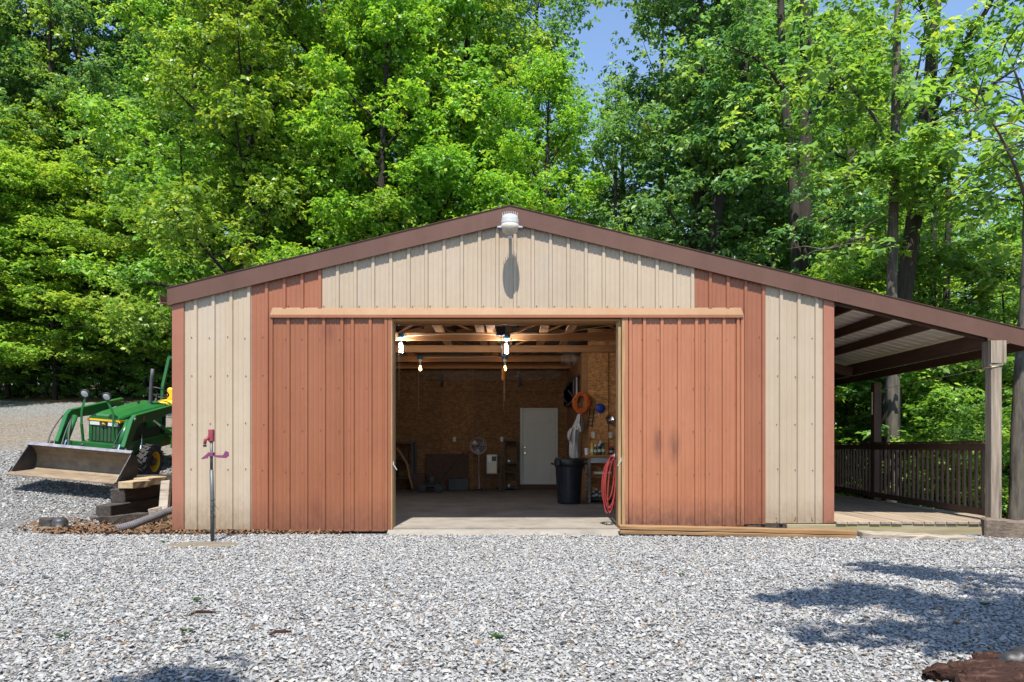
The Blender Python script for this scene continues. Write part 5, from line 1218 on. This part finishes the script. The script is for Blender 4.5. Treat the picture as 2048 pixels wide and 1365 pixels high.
# ---------------------------------------------------------------- trees
def leaves(name, C, RAD, CNT, size, seed, m, flat=1.0, tintshift=None, droop=.25):
    """leaf blades gathered in sprays: C spray centres, RAD (h, v) radii, CNT leaves each"""
    r = np.random.default_rng(seed)
    C = np.asarray(C, float); k = len(C); W_ = 6
    tips = np.maximum(1, np.round(np.asarray(CNT) / W_)).astype(int)
    ti = np.repeat(np.arange(k), tips); nt = len(ti)
    ax = np.exp(r.normal(0, .32, (k, 3)))                       # every spray has its own lopsided shape
    u = r.normal(size=(nt, 3)); u /= np.linalg.norm(u, axis=1)[:, None]
    rr = r.uniform(0, 1, nt) ** .5
    off = u * rr[:, None] * RAD[ti][:, [0, 0, 1]] * ax[ti]
    off[:, 2] -= droop * (off[:, 0] ** 2 + off[:, 1] ** 2) / np.maximum(RAD[ti][:, 0], .1)
    tip = C[ti] + off
    # leaves stand in loose whorls round each twig tip
    idx = np.repeat(np.arange(nt), W_); n = len(idx)
    ang = np.tile(np.arange(W_) * 2 * np.pi / W_, nt) + np.repeat(r.uniform(0, 6.28, nt), W_) + r.normal(0, .35, n)
    t = np.stack([np.cos(ang), np.sin(ang), r.normal(-.38 / flat, .38 / flat, n)], -1) + .45 * u[idx] * np.array([1, 1, .2])
    t /= np.linalg.norm(t, axis=1)[:, None]
    nrm = np.array([0, -.38, .9]) * flat + .45 * u[idx] + .42 * r.normal(size=(n, 3))
    nrm -= t * (nrm * t).sum(1)[:, None]; nrm /= np.linalg.norm(nrm, axis=1)[:, None]
    b = np.cross(nrm, t)
    L = size * np.clip(np.exp(r.normal(0, .26, n)), .5, 1.7)[:, None]; Wd = L * r.uniform(.24, .36, n)[:, None]
    pos = tip[idx] + t * L * r.uniform(.25, .85, n)[:, None] + r.normal(0, size * .22, (n, 3))
    co = np.stack([pos - t * L * .5, pos + b * Wd + nrm * L * .05 + t * L * .04, pos + t * L * .5 - nrm * L * .14, pos - b * Wd + nrm * L * .05 + t * L * .04], 1)
    cl = r.uniform(-.22, .22, k)
    if tintshift is not None: cl = cl + tintshift
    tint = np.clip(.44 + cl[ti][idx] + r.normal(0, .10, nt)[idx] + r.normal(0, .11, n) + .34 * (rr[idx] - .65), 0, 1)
    return quad_mesh(name, co, tint, m)

def skeleton(seed, H, hb, Rr, nl=24, lean=(0, 0), r0=None, up=1.0, fork=False, prof=None):
    r = random.Random(seed); r0 = r0 or (.011 * H + .03)
    tk_, rad = [], []; dx = dy = 0; n = 9
    for i in range(n + 1):
        t = i / n; dx += r.uniform(-.12, .12); dy += r.uniform(-.12, .12)
        tk_.append(Vector((lean[0] * t + dx * t, lean[1] * t + dy * t, H * .97 * t))); rad.append(r0 * (1.22 if i == 0 else 1) * (1 - .86 * t))
    mb = MB().tube(tk_, rad, 9)
    def at_(z):
        t = min(max(z / (H * .97), 0), 1) * n; i = min(int(t), n - 1); return tk_[i].lerp(tk_[i + 1], t - i), rad[i] + (rad[i + 1] - rad[i]) * (t - i)
    cl = []
    for i in range(nl):
        t = (i + r.uniform(.2, .8)) / nl; z = hb + (H * .96 - hb) * t; p, rt = at_(z)
        az = i * 2.4 + r.uniform(-.5, .5); w = prof(t) if prof else (min(1, .55 + 1.1 * t) * (1 - t) ** .55 + .12)
        L = Rr * w * r.uniform(.72, 1.15); el = (.12 + .75 * t) * up + r.uniform(-.12, .15)
        d = Vector((math.cos(az) * math.cos(el), math.sin(az) * math.cos(el), math.sin(el))); side = Vector((-math.sin(az), math.cos(az), 0))
        pts = []; bend = r.uniform(.0, .18) * up; sw_ = r.uniform(-.2, .2)
        for k in range(6):
            s = k / 5; pts.append(p + d * (L * s) + Vector((0, 0, bend * L * s * s)) + side * (sw_ * L * s * s))
        rb = min(rt * .55, .012 + .018 * L); mb.tube(pts, [rb * (1 - .8 * k / 5) for k in range(6)], 5, caps=False)
        m = max(2, int(L / .5))
        for j in range(m):
            s = .30 + .72 * (j + r.uniform(0, 1)) / m; q = pts[0].lerp(pts[-1], min(s, 1)) if s > 1 else None
            ss = min(s, .999) * 5; a = int(ss); q = pts[a].lerp(pts[a + 1], ss - a)
            for sgn in (-1, 1):
                if r.random() < .25: continue
                off = side * sgn * L * r.uniform(.10, .38) * (1.1 - .45 * s) + d * r.uniform(-.1, .25) + Vector((0, 0, r.uniform(-.28, .32)))
                e = q + off; cl.append(e)
                if r.random() < .6: mb.tube([q, q.lerp(e, .5) + Vector((0, 0, .05)), e], [.012, .009, .004], 4, caps=False)
            if s > .75: cl.append(q + Vector((0, 0, r.uniform(-.05, .25))))
    for k in range(5): cl.append(tk_[-1] + Vector((r.uniform(-.5, .5), r.uniform(-.5, .5), r.uniform(-.6, .3))))
    return mb, np.array([tuple(c) for c in cl])

PROTO = {}
def make_proto(key, seed, H, hb, Rr, nl, m, size, per, rh, rv, bark='bark', flat=1.0, up=1.0, lean=(0, 0), r0=None, prof=None, droop=.25):
    mb, C = skeleton(seed, H, hb, Rr, nl, lean, r0, up, prof=prof)
    r = np.random.default_rng(seed); k = len(C)
    q = np.clip(np.exp(r.normal(0, .34, k)), .4, 1.9)
    RAD = np.stack([rh * q, rv * q * r.uniform(.7, 1.3, k)], -1)
    CNT = (per * np.clip(q ** 1.6, .25, 2.2) * r.uniform(.6, 1.2, k)).astype(int)
    tr = mb.build('trunk', bark, None, smooth=True)
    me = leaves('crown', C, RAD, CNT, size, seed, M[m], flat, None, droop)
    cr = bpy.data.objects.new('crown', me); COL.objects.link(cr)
    PROTO[key] = [tr, cr, False]
    return key
NT = [0]
def plant(key, x, y, label, group=None, rot=0.0, sc=1.0, name='leafy_tree', cat='tree', z=None, scz=None):
    root = bpy.data.objects.new(name, None); COL.objects.link(root); root.location = (x, y, (gz(x, y) if z is None else z) - .05)
    root.rotation_euler = (0, 0, rot); root.scale = (sc, sc, scz or sc); tag(root, label, cat, group); NT[0] += 1
    P = PROTO[key]
    for o in P[:2]:
        c = o if not P[2] else o.copy()
        if P[2]: COL.objects.link(c)
        c.parent = root
    P[2] = True
    return root

full = lambda t: (1 - t) ** .5 * .75 + .28
make_proto('oak1', 101, 19, 2.0, 4.0, 34, 'leaf_a', .135, 165, .62, .36, prof=full)
make_proto('oak2', 102, 18, 2.0, 3.8, 34, 'leaf_a', .135, 165, .60, .38, prof=full)
make_proto('oak3', 103, 20, 3.0, 4.2, 36, 'leaf_a', .135, 160, .66, .38, prof=full)
make_proto('map1', 111, 20, 5.0, 3.6, 30, 'leaf_b', .135, 140, .62, .34)
make_proto('map2', 112, 18, 4.0, 3.5, 28, 'leaf_b', .135, 140, .60, .34)
make_proto('far1', 121, 22, 3.0, 4.2, 30, 'leaf_e', .20, 75, .72, .42, prof=full)
make_proto('far2', 122, 24, 4.0, 4.4, 30, 'leaf_e', .20, 75, .72, .42, prof=full)
lay = lambda t: (1 - t) ** .45 * .85 + .25
make_proto('dog1', 131, 9.5, .8, 3.6, 30, 'leaf_c', .12, 110, .55, .12, flat=2.2, up=.35, r0=.09, prof=lay, droop=.12)
make_proto('dog2', 132, 8.5, .8, 3.2, 28, 'leaf_c', .12, 110, .52, .12, flat=2.2, up=.35, r0=.08, prof=lay, droop=.12)
make_proto('sap1', 141, 5.2, .3, 1.9, 26, 'leaf_d', .12, 75, .40, .14, flat=1.8, up=.6, r0=.04, prof=lay, droop=.15)
make_proto('sap2', 142, 4.2, .25, 1.7, 24, 'leaf_d', .12, 75, .38, .14, flat=1.8, up=.6, r0=.035, prof=lay, droop=.15)
make_proto('yel1', 151, 17, 4.0, 2.8, 26, 'leaf_c', .12, 42, .55, .34)

def X(px, d): return (px - 1024) / F * d
# front row right behind the barn, each named for what marks it out
front = [('oak1', 395, 25.5, 1.0, .3, 'bright oak with its crown just inside the left roof corner'), ('oak2', 505, 22.8, .92, 1.4, 'bright full oak behind the left slope, low rounded boughs'),
         ('oak3', 640, 25.0, 1.0, 2.2, 'tall oak with a dark forked trunk showing high above the left slope'), ('oak1', 760, 23.0, .80, 3.5, 'shorter oak behind the roof left of the yard light'),
         ('oak2', 835, 24.5, 1.02, 5.1, 'tall oak behind the roof with two dark trunks left of the peak'), ('oak3', 925, 25.6, .98, .9, 'tall oak directly behind the roof peak'),
         ('oak1', 1085, 22.6, .66, 4.0, 'low bright oak just right of the roof peak, below the gap of sky'), ('yel1', 1255, 25.0, .80, 1.0, 'thin yellow green tree standing in the gap of sky'),
         ('yel1', 1330, 27.5, 1.02, 3.0, 'tall thin yellow green tree showing above the dark trees right of the sky gap'), ('yel1', 1178, 24.0, .52, 4.4, 'yellow green low tree right of the roof peak below the sky gap'), ('map2', 1235, 22.8, .66, 2.0, 'low broad tree right of the sky gap above the right slope')]
for k, px, d, s, rt, lab in front: plant(k, X(px, d), d, lab, 'trees behind the barn', rt, s)
mid = [('map1', 1392, 22.5, .98, .5, 'dense dark tree at the right edge of the sky gap'), ('map2', 1440, 24.5, 1.05, 1.9, 'dark leaning tree behind the middle of the right slope'), ('map1', 1540, 26.5, 1.0, 3.0, 'dark full tree behind the double trunk'),
       ('oak2', 1700, 25.0, .95, 4.2, 'green tree behind the pair of dark trunks above the porch roof'), ('far2', 1900, 26.5, .47, .4, 'bright tree behind the forked trunk at the upper right'), ('oak3', 2060, 23.5, .52, 1.4, 'sunlit yellow green tree at the right edge of the photo'), ('oak1', 1820, 22.5, .55, 2.4, 'sunlit low tree between the porch roof and the forked trunk')]
for k, px, d, s, rt, lab in mid: plant(k, X(px, d), d, lab, 'trees behind the barn', rt, s)
left = [('yel1', 120, 31.0, 1.12, 2.2, 'yellow green sprays at the top left corner'), ('map1', 60, 33, 1.0, .2, 'dark tall tree at the upper left edge'), ('map2', 160, 31.5, 1.12, 1.7, 'tall dark tree with a bare trunk rising left of the bright oaks'), ('map1', 275, 33.5, .95, 2.6, 'dark tree with sky showing through below its crown'), ('map2', -60, 30, 1.05, 3.3, 'tall tree cut by the left edge of the photo'), ('far1', 345, 32, .9, 5.0, 'tall tree between the dark left trees and the bright oaks')]
for k, px, d, s, rt, lab in left: plant(k, X(px, d), d, lab, 'tall trees on the left bank', rt, s)
dog = [('dog1', 15, 29.0, 1.05, .4, 'layered light green tree at the left edge above the drive'), ('dog2', 110, 28.4, 1.05, 2.0, 'layered light green tree second from the left edge'), ('dog1', 205, 29.6, 1.0, 3.6, 'layered light green tree with flat tiers behind the work lights'), ('dog2', 290, 28.6, .98, 1.1, 'layered tree with flat tiers next to the barn corner'), ('dog1', 350, 30.8, 1.1, 5.0, 'layered tree half hidden by the barn corner'),
       ('dog2', -80, 27.2, 1.1, 5.2, 'layered tree mostly outside the left edge'), ('dog2', 60, 31.5, 1.35, 4.1, 'taller layered tree behind the first two'), ('dog1', 160, 32.5, 1.3, .9, 'taller layered tree behind the third and fourth')]
for k, px, d, s, rt, lab in dog: plant(k, X(px, d), d, lab, 'layered trees above the drive', rt, s)
# saplings and low growth seen through and beyond the porch
rs = random.Random(77)
for i in range(26):
    d = rs.uniform(16.5, 27); px = rs.uniform(1660, 2120)
    xx = X(px, d)
    if xx < 7.6 + (.6 if d < 19 else 0): xx = 7.7 + rs.uniform(.3, 1.2)
    plant(rs.choice(['sap1', 'sap2']), xx, d, 'bright green sapling in the woods beyond the porch railing', 'saplings beyond the porch', rs.uniform(0, 6), rs.uniform(.8, 1.35), 'sapling', 'sapling')
for (px, d, s) in ((2060, 12.6, .55), (1905, 14.8, .6), (1985, 13.6, .5)):
    plant('sap2', max(X(px, d), 7.5), d, 'low leafy sapling close behind the porch railing', 'low saplings by the railing', rs.uniform(0, 6), s, 'sapling', 'sapling')
for i in range(12):
    px = rs.uniform(-60, 345); d = rs.uniform(28.6, 31)
    plant(rs.choice(['sap1', 'sap2']), X(px, d), d, 'dark low sapling at the foot of the left bank', 'saplings on the left bank', rs.uniform(0, 6), rs.uniform(.5, .8), 'sapling', 'sapling')
# second and third rows
i = 0
for px in range(-150, 2300, 92):
    if 1080 < px < 1330: continue
    d = 34 + rs.uniform(-2, 3); sc = rs.uniform(.85, 1.05) * (.62 if px > 1830 or 150 < px < 240 else 1); plant(('far1', 'far2', 'map1')[i % 3], X(px + rs.uniform(-25, 25), d), d, 'tall tree standing in the second row of the woods', 'woods behind', rs.uniform(0, 6), sc); i += 1
for px in (1105, 1165, 1235, 1300):
    plant('far1', X(px, 35), 35, 'lower tree at the bottom of the gap of sky', 'woods behind the gap', rs.uniform(0, 6), .50)
for px in range(-250, 2400, 120):
    d = 46 + rs.uniform(-3, 4); low = 1040 < px < 1370
    plant(('far2', 'far1')[i % 2], X(px + rs.uniform(-30, 30), d), d, 'lower tree far back below the gap of sky' if low else 'tall tree far back in the woods', 'woods far behind the gap' if low else 'woods far behind', rs.uniform(0, 6), (.52 if low else .62) if low or 130 < px < 260 else rs.uniform(.75, .85) if px > 1800 else rs.uniform(.85, 1.05)); i += 1

# big trunks on the right, with limbs and their own leaves
def hero(name, label, trunks, limbs, sprays, leafm, size, seed, bark='bark', per=60, cat='tree'):
    base = Vector(trunks[0][0][0]); root = thing(name, label, cat, (base.x, base.y, base.z))
    for pts, rads in trunks:
        P = [Vector(p) for p in pts]; Q = []; rr = []
        for i in range(len(P) - 1):
            for k in range(4): Q.append(P[i].lerp(P[i + 1], k / 4)); rr.append(rads[i] + (rads[i + 1] - rads[i]) * k / 4)
        Q.append(P[-1]); rr.append(rads[-1])
        for _ in range(2): Q = [Q[0]] + [(Q[i - 1] + Q[i] * 2 + Q[i + 1]) / 4 for i in range(1, len(Q) - 1)] + [Q[-1]]
        r = random.Random(seed + len(Q)); mb = MB().tube(Q, rr, 14); mb.v = [(x + r.uniform(-.012, .012), y + r.uniform(-.012, .012), z) for x, y, z in mb.v]
        mb.build('trunk', bark, root, smooth=True)
    r = random.Random(seed); C = []
    for pts, r0 in limbs:
        P = [Vector(p) for p in pts]; Q = []
        for i in range(len(P) - 1):
            for k in range(5): Q.append(P[i].lerp(P[i + 1], k / 5))
        Q.append(P[-1])
        for _ in range(3): Q = [Q[0]] + [(Q[i - 1] + Q[i] * 2 + Q[i + 1]) / 4 for i in range(1, len(Q) - 1)] + [Q[-1]]
        k = len(Q); mb = MB().tube(Q, [r0 * (1 - .8 * i / (k - 1)) for i in range(k)], 7, caps=False)
        for i in range(3, k):
            for _ in range(2):
                e = Q[i] + Vector((r.uniform(-.7, .7), r.uniform(-.8, .8), r.uniform(-.35, .5)))
                mb.tube([Q[i], Q[i].lerp(e, .5) + Vector((0, 0, .06)), e], [.012, .009, .004], 4, caps=False)
                if r.random() < .6: C.append(e)
        mb.build('limb', bark, root, smooth=True)
    for (c, ext, n) in sprays:
        c = Vector(c)
        for _ in range(n): C.append(c + Vector((r.gauss(0, ext[0]), r.gauss(0, ext[1]), r.gauss(0, ext[2]))))
    C = np.array([tuple(c) for c in C]); k = len(C); rr = np.random.default_rng(seed)
    RAD = np.stack([.42 * rr.uniform(.6, 1.3, k), .20 * rr.uniform(.6, 1.3, k)], -1)
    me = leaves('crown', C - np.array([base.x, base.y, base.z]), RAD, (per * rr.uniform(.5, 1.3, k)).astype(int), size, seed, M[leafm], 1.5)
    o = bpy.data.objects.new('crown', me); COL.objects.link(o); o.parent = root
    return root
def w(px, py, d): q = W(px, py, d); return (q.x, q.y, q.z)
dA = 15.4
hero('slender_tree', 'grey barked tree rising straight behind the porch roof, left of the forked one',
     [([w(1786, 1030, dA), w(1787, 900, dA), w(1784, 700, dA), w(1783, 540, dA), w(1788, 400, dA), w(1790, 260, dA), w(1793, 120, dA), w(1800, -80, dA)], [.165, .15, .125, .105, .098, .09, .08, .055])],
     [([w(1789, 330, dA), w(1760, 250, dA - .5), w(1700, 170, dA - 1), w(1640, 120, dA - 1.3)], .05), ([w(1790, 250, dA), w(1830, 180, dA), w(1850, 60, dA - .5)], .04), ([w(1785, 500, dA), w(1730, 470, dA - .8), w(1650, 500, dA - 1.5)], .035)],
     [(w(1730, 60, dA - .5), (1.0, .8, .5), 26), (w(1770, 330, dA - 1.0), (.75, .5, .3), 16), (w(1650, 250, dA), (.8, .8, .5), 14), (w(1720, 150, dA - .8), (.7, .5, .35), 18)], 'leaf_d', .15, 301, 'bark_l', 46)
dB = 16.2
hero('forked_tree', 'dark leaning tree behind the porch roof that forks into long limbs to the upper right',
     [([w(1772, 1020, dB), w(1776, 900, dB), w(1790, 720, dB), w(1808, 590, dB), w(1826, 450, dB), w(1838, 380, dB), w(1850, 250, dB), w(1862, 140, dB), w(1872, 0, dB), w(1880, -100, dB)], [.215, .195, .185, .175, .165, .15, .14, .125, .105, .08])],
     [([w(1853, 240, dB), w(1890, 170, dB - .3), w(1935, 80, dB - .6), w(1980, 10, dB - .8), w(2010, -60, dB - 1)], .115), ([w(1840, 265, dB), w(1900, 225, dB - .5), w(1960, 185, dB - .8), w(2060, 120, dB - 1.2)], .075),
      ([w(1835, 430, dB), w(1850, 405, dB - .6), w(1880, 395, dB - 1), w(1960, 395, dB - 1.5), w(2040, 402, dB - 2)], .05), ([w(1868, 90, dB), w(1845, 20, dB - .4), w(1820, -60, dB - .5)], .06)],
     [(w(1950, 60, dB - .8), (1.0, .7, .45), 12), (w(2010, 220, dB - .5), (.5, .6, .3), 4), (w(1880, 340, dB - 1.6), (1.0, .5, .28), 30), (w(2000, 340, dB - 1.0), (.8, .7, .3), 26), (w(1800, 320, dB - 1.5), (.7, .5, .25), 18), (w(1940, 450, dB - .5), (.9, .6, .3), 22)], 'leaf_d', .15, 302, 'bark', 46)
dC = 20.0
hero('double_tree', 'tree with two dark trunks side by side above the right roof slope',
     [([w(1600, 760, dC), w(1602, 640, dC), w(1606, 500, dC), w(1608, 380, dC), w(1611, 250, dC), w(1612, 120, dC), w(1608, -60, dC)], [.25, .225, .205, .19, .175, .15, .11]),
      ([w(1592, 600, dC - .1), w(1592, 480, dC - .15), w(1586, 360, dC), w(1574, 250, dC), w(1564, 120, dC), w(1560, -60, dC)], [.14, .135, .125, .115, .10, .08])],
     [([w(1610, 260, dC), w(1650, 190, dC - .5), w(1700, 140, dC - .7)], .06), ([w(1590, 320, dC), w(1530, 320, dC - .7), w(1470, 350, dC - 1.2)], .06), ([w(1568, 180, dC), w(1520, 120, dC - .4), w(1450, 90, dC - .8)], .06), ([w(1606, 470, dC), w(1680, 420, dC - .8), w(1740, 430, dC - 1.2)], .05)],
     [(w(1530, 40, dC), (1.3, .9, .7), 30), (w(1640, 100, dC - .4), (1.0, .8, .7), 24), (w(1470, 220, dC - .4), (1.0, .8, .6), 22), (w(1660, 420, dC - .6), (.9, .6, .6), 16), (w(1610, 500, dC - .7), (.7, .5, .5), 10)], 'leaf_b', .15, 303, 'bark', 56)
dD = 11.05
hero('edge_tree', 'grey trunk close beyond the front porch post at the right edge',
     [([w(2030, 1075, dD), w(2033, 1000, dD), w(2036, 850, dD), w(2046, 700, dD), w(2058, 520, dD), w(2066, 300, dD), w(2075, 50, dD), w(2080, -300, dD)], [.125, .105, .10, .095, .09, .085, .08, .06])],
     [([w(2062, 430, dD), w(2030, 330, dD - .6), w(1990, 250, dD - 1.0), w(1940, 200, dD - 1.2)], .03), ([w(2066, 330, dD), w(2050, 200, dD), w(2010, 90, dD)], .035)],
     [(w(2045, 300, dD), (.3, .4, .25), 4), (w(2050, 40, dD), (.5, .5, .3), 7)], 'leaf_d', .14, 304, 'bark_l', 34)
dE = 21.5
hero('leaning_tree', 'dark trunk leaning right above the middle of the right slope',
     [([w(1415, 720, dE), w(1420, 560, dE), w(1432, 420, dE), w(1448, 350, dE), w(1475, 260, dE), w(1490, 120, dE), w(1500, -60, dE)], [.2, .19, .17, .16, .13, .11, .08])],
     [([w(1450, 345, dE), w(1490, 322, dE - .3), w(1560, 300, dE - .6)], .07), ([w(1440, 400, dE), w(1400, 330, dE), w(1370, 270, dE)], .05)],
     [(w(1440, 180, dE), (.9, .8, .6), 16), (w(1380, 260, dE), (.7, .6, .5), 12)], 'leaf_b', .15, 305, 'bark', 56)
dF = 24
for nm, lab, px in (('thin_trunk', 'thin dark trunk seen through the porch opening', 1860), ('thin_trunk', 'thin dark trunk standing right of the middle of the railing', 1888), ('thin_trunk', 'dark trunk seen between the barn corner and the far porch post', 1690)):
    hero(nm, lab, [([w(px, 1010, dF - 4), w(px + 2, 800, dF - 4), w(px + 6, 560, dF - 4), w(px + 12, 300, dF - 4)], [.11, .10, .085, .06] if px != 1690 else [.18, .17, .15, .11])], [([w(px + 6, 560, dF - 4), w(px + 50, 500, dF - 5), w(px + 90, 490, dF - 5.5)], .03)], [], 'leaf_d', .13, 310 + px, 'bark', 40)

# low growth that closes the view between the trunks
r = np.random.default_rng(90)
def low(name, xa, xb, ya, yb, n, h, per, size, m, seed, lab):
    r = np.random.default_rng(seed); x = r.uniform(xa, xb, n); y = r.uniform(ya, yb, n); z = ground_z(x, y) + h * r.uniform(0, 1, n) ** 1.3
    me = leaves(name, np.stack([x, y, z], -1), np.stack([r.uniform(.4, .9, n), r.uniform(.12, .3, n)], -1), np.full(n, per), size, seed, M[m], 1.5)
    o = bpy.data.objects.new(name, me); COL.objects.link(o); tag(o, lab, 'undergrowth', kind='stuff')
low('undergrowth', -30, -9, 28.5, 33, 700, 2.2, 28, .13, 'leaf_b', 91, 'dark low undergrowth along the bank above the drive')
low('undergrowth', 7.6, 26, 14.5, 30, 900, 2.0, 30, .13, 'leaf_d', 92, 'bright low undergrowth in the woods beyond the porch')
low('far_woods', -70, 80, 52, 75, 1500, 19, 34, .42, 'leaf_e', 93, 'far woods closing the view behind the trees')

# trees behind the photographer that throw the branch shadows on the gravel
def shade_tree(name, label, base, bough, sprays, seed):
    root = thing(name, label, 'tree', base); b0 = Vector(base)
    MB().tube([b0, b0 + Vector((.1, .1, 3)), b0 + Vector((.0, .3, 6)), b0 + Vector((.2, .2, 12))], [.25, .21, .18, .08], 10).build('trunk', 'bark', root, smooth=True)
    for bp_ in bough: MB().tube([Vector(p) for p in bp_], [.07, .055, .04, .015][:len(bp_)] if len(bp_) <= 4 else .05, 7).build('limb', 'bark', root, smooth=True)
    C = np.array(sprays); k = len(C); rr = np.random.default_rng(seed)
    me = leaves('crown', C - np.array(base), np.stack([np.full(k, .27), np.full(k, .12)], -1), np.full(k, 42), .13, seed, M['leaf_d'], 1.5)
    o = bpy.data.objects.new('crown', me); COL.objects.link(o); o.parent = root
tn = 1 / math.tan(R(SUN_EL))
def over(X0, Y0, z): return (X0 - math.sin(R(SUN_AZ)) * tn * z, Y0 - math.cos(R(SUN_AZ)) * tn * z, z)
rr_ = random.Random(55); S = []
def band(pts, z, n, sx, sy):
    for _ in range(n):
        t = rr_.uniform(0, len(pts) - 1.001); i = int(t); a, c = pts[i], pts[i + 1]; f = t - i
        S.append(over(a[0] + (c[0] - a[0]) * f + rr_.gauss(0, sx), a[1] + (c[1] - a[1]) * f + rr_.gauss(0, sy), z + rr_.uniform(-.3, .3)))
g_ = lambda px, py: (lambda q: (q.x, q.y))(GP(px, py))
band([g_(1740, 1130), g_(1850, 1150), g_(1960, 1160), g_(2090, 1180)], 8.2, 17, .12, .10)
band([g_(1560, 1200), g_(1650, 1190), g_(1760, 1185), g_(1850, 1205), g_(1960, 1230), g_(2090, 1250)], 8.0, 38, .12, .10)
band([g_(1800, 1260), g_(1900, 1275), g_(2000, 1290), g_(2120, 1270)], 7.8, 22, .2, .12)
band([g_(2000, 1200), g_(2120, 1215)], 8.2, 8, .2, .2)
bA = over(5.5, 5.0, 8.0); bB = over(2.6, 5.2, 8.0); bC = over(5.5, 7.0, 8.2); bD = over(3.6, 7.0, 8.2)
base = (7.2, -2.5, 0)
shade_tree('shade_tree', 'tree behind the photographer whose limb shades the lower right gravel', base, [[(7.2, -2.2, 6.5), (6.3, 0, 7.6), bA, bB], [(7.2, -2.2, 7.0), (6.8, 1.0, 8.0), bC, bD]], S, 401)
S = []
band([g_(320, 1385), g_(365, 1366), g_(420, 1348)], 7.5, 5, .04, .02); band([g_(200, 1450), g_(280, 1428), g_(340, 1404)], 7.5, 6, .06, .03)
bA = over(-2.6, 3.2, 7.5); bB = over(-1.65, 3.85, 7.5)
shade_tree('shade_tree', 'tree behind the photographer whose limb shades the lower left gravel', (-5.0, -4.5, 0), [[(-4.9, -4.3, 6.2), (-3.6, -2.5, 7.2), bA, bB]], S, 402)
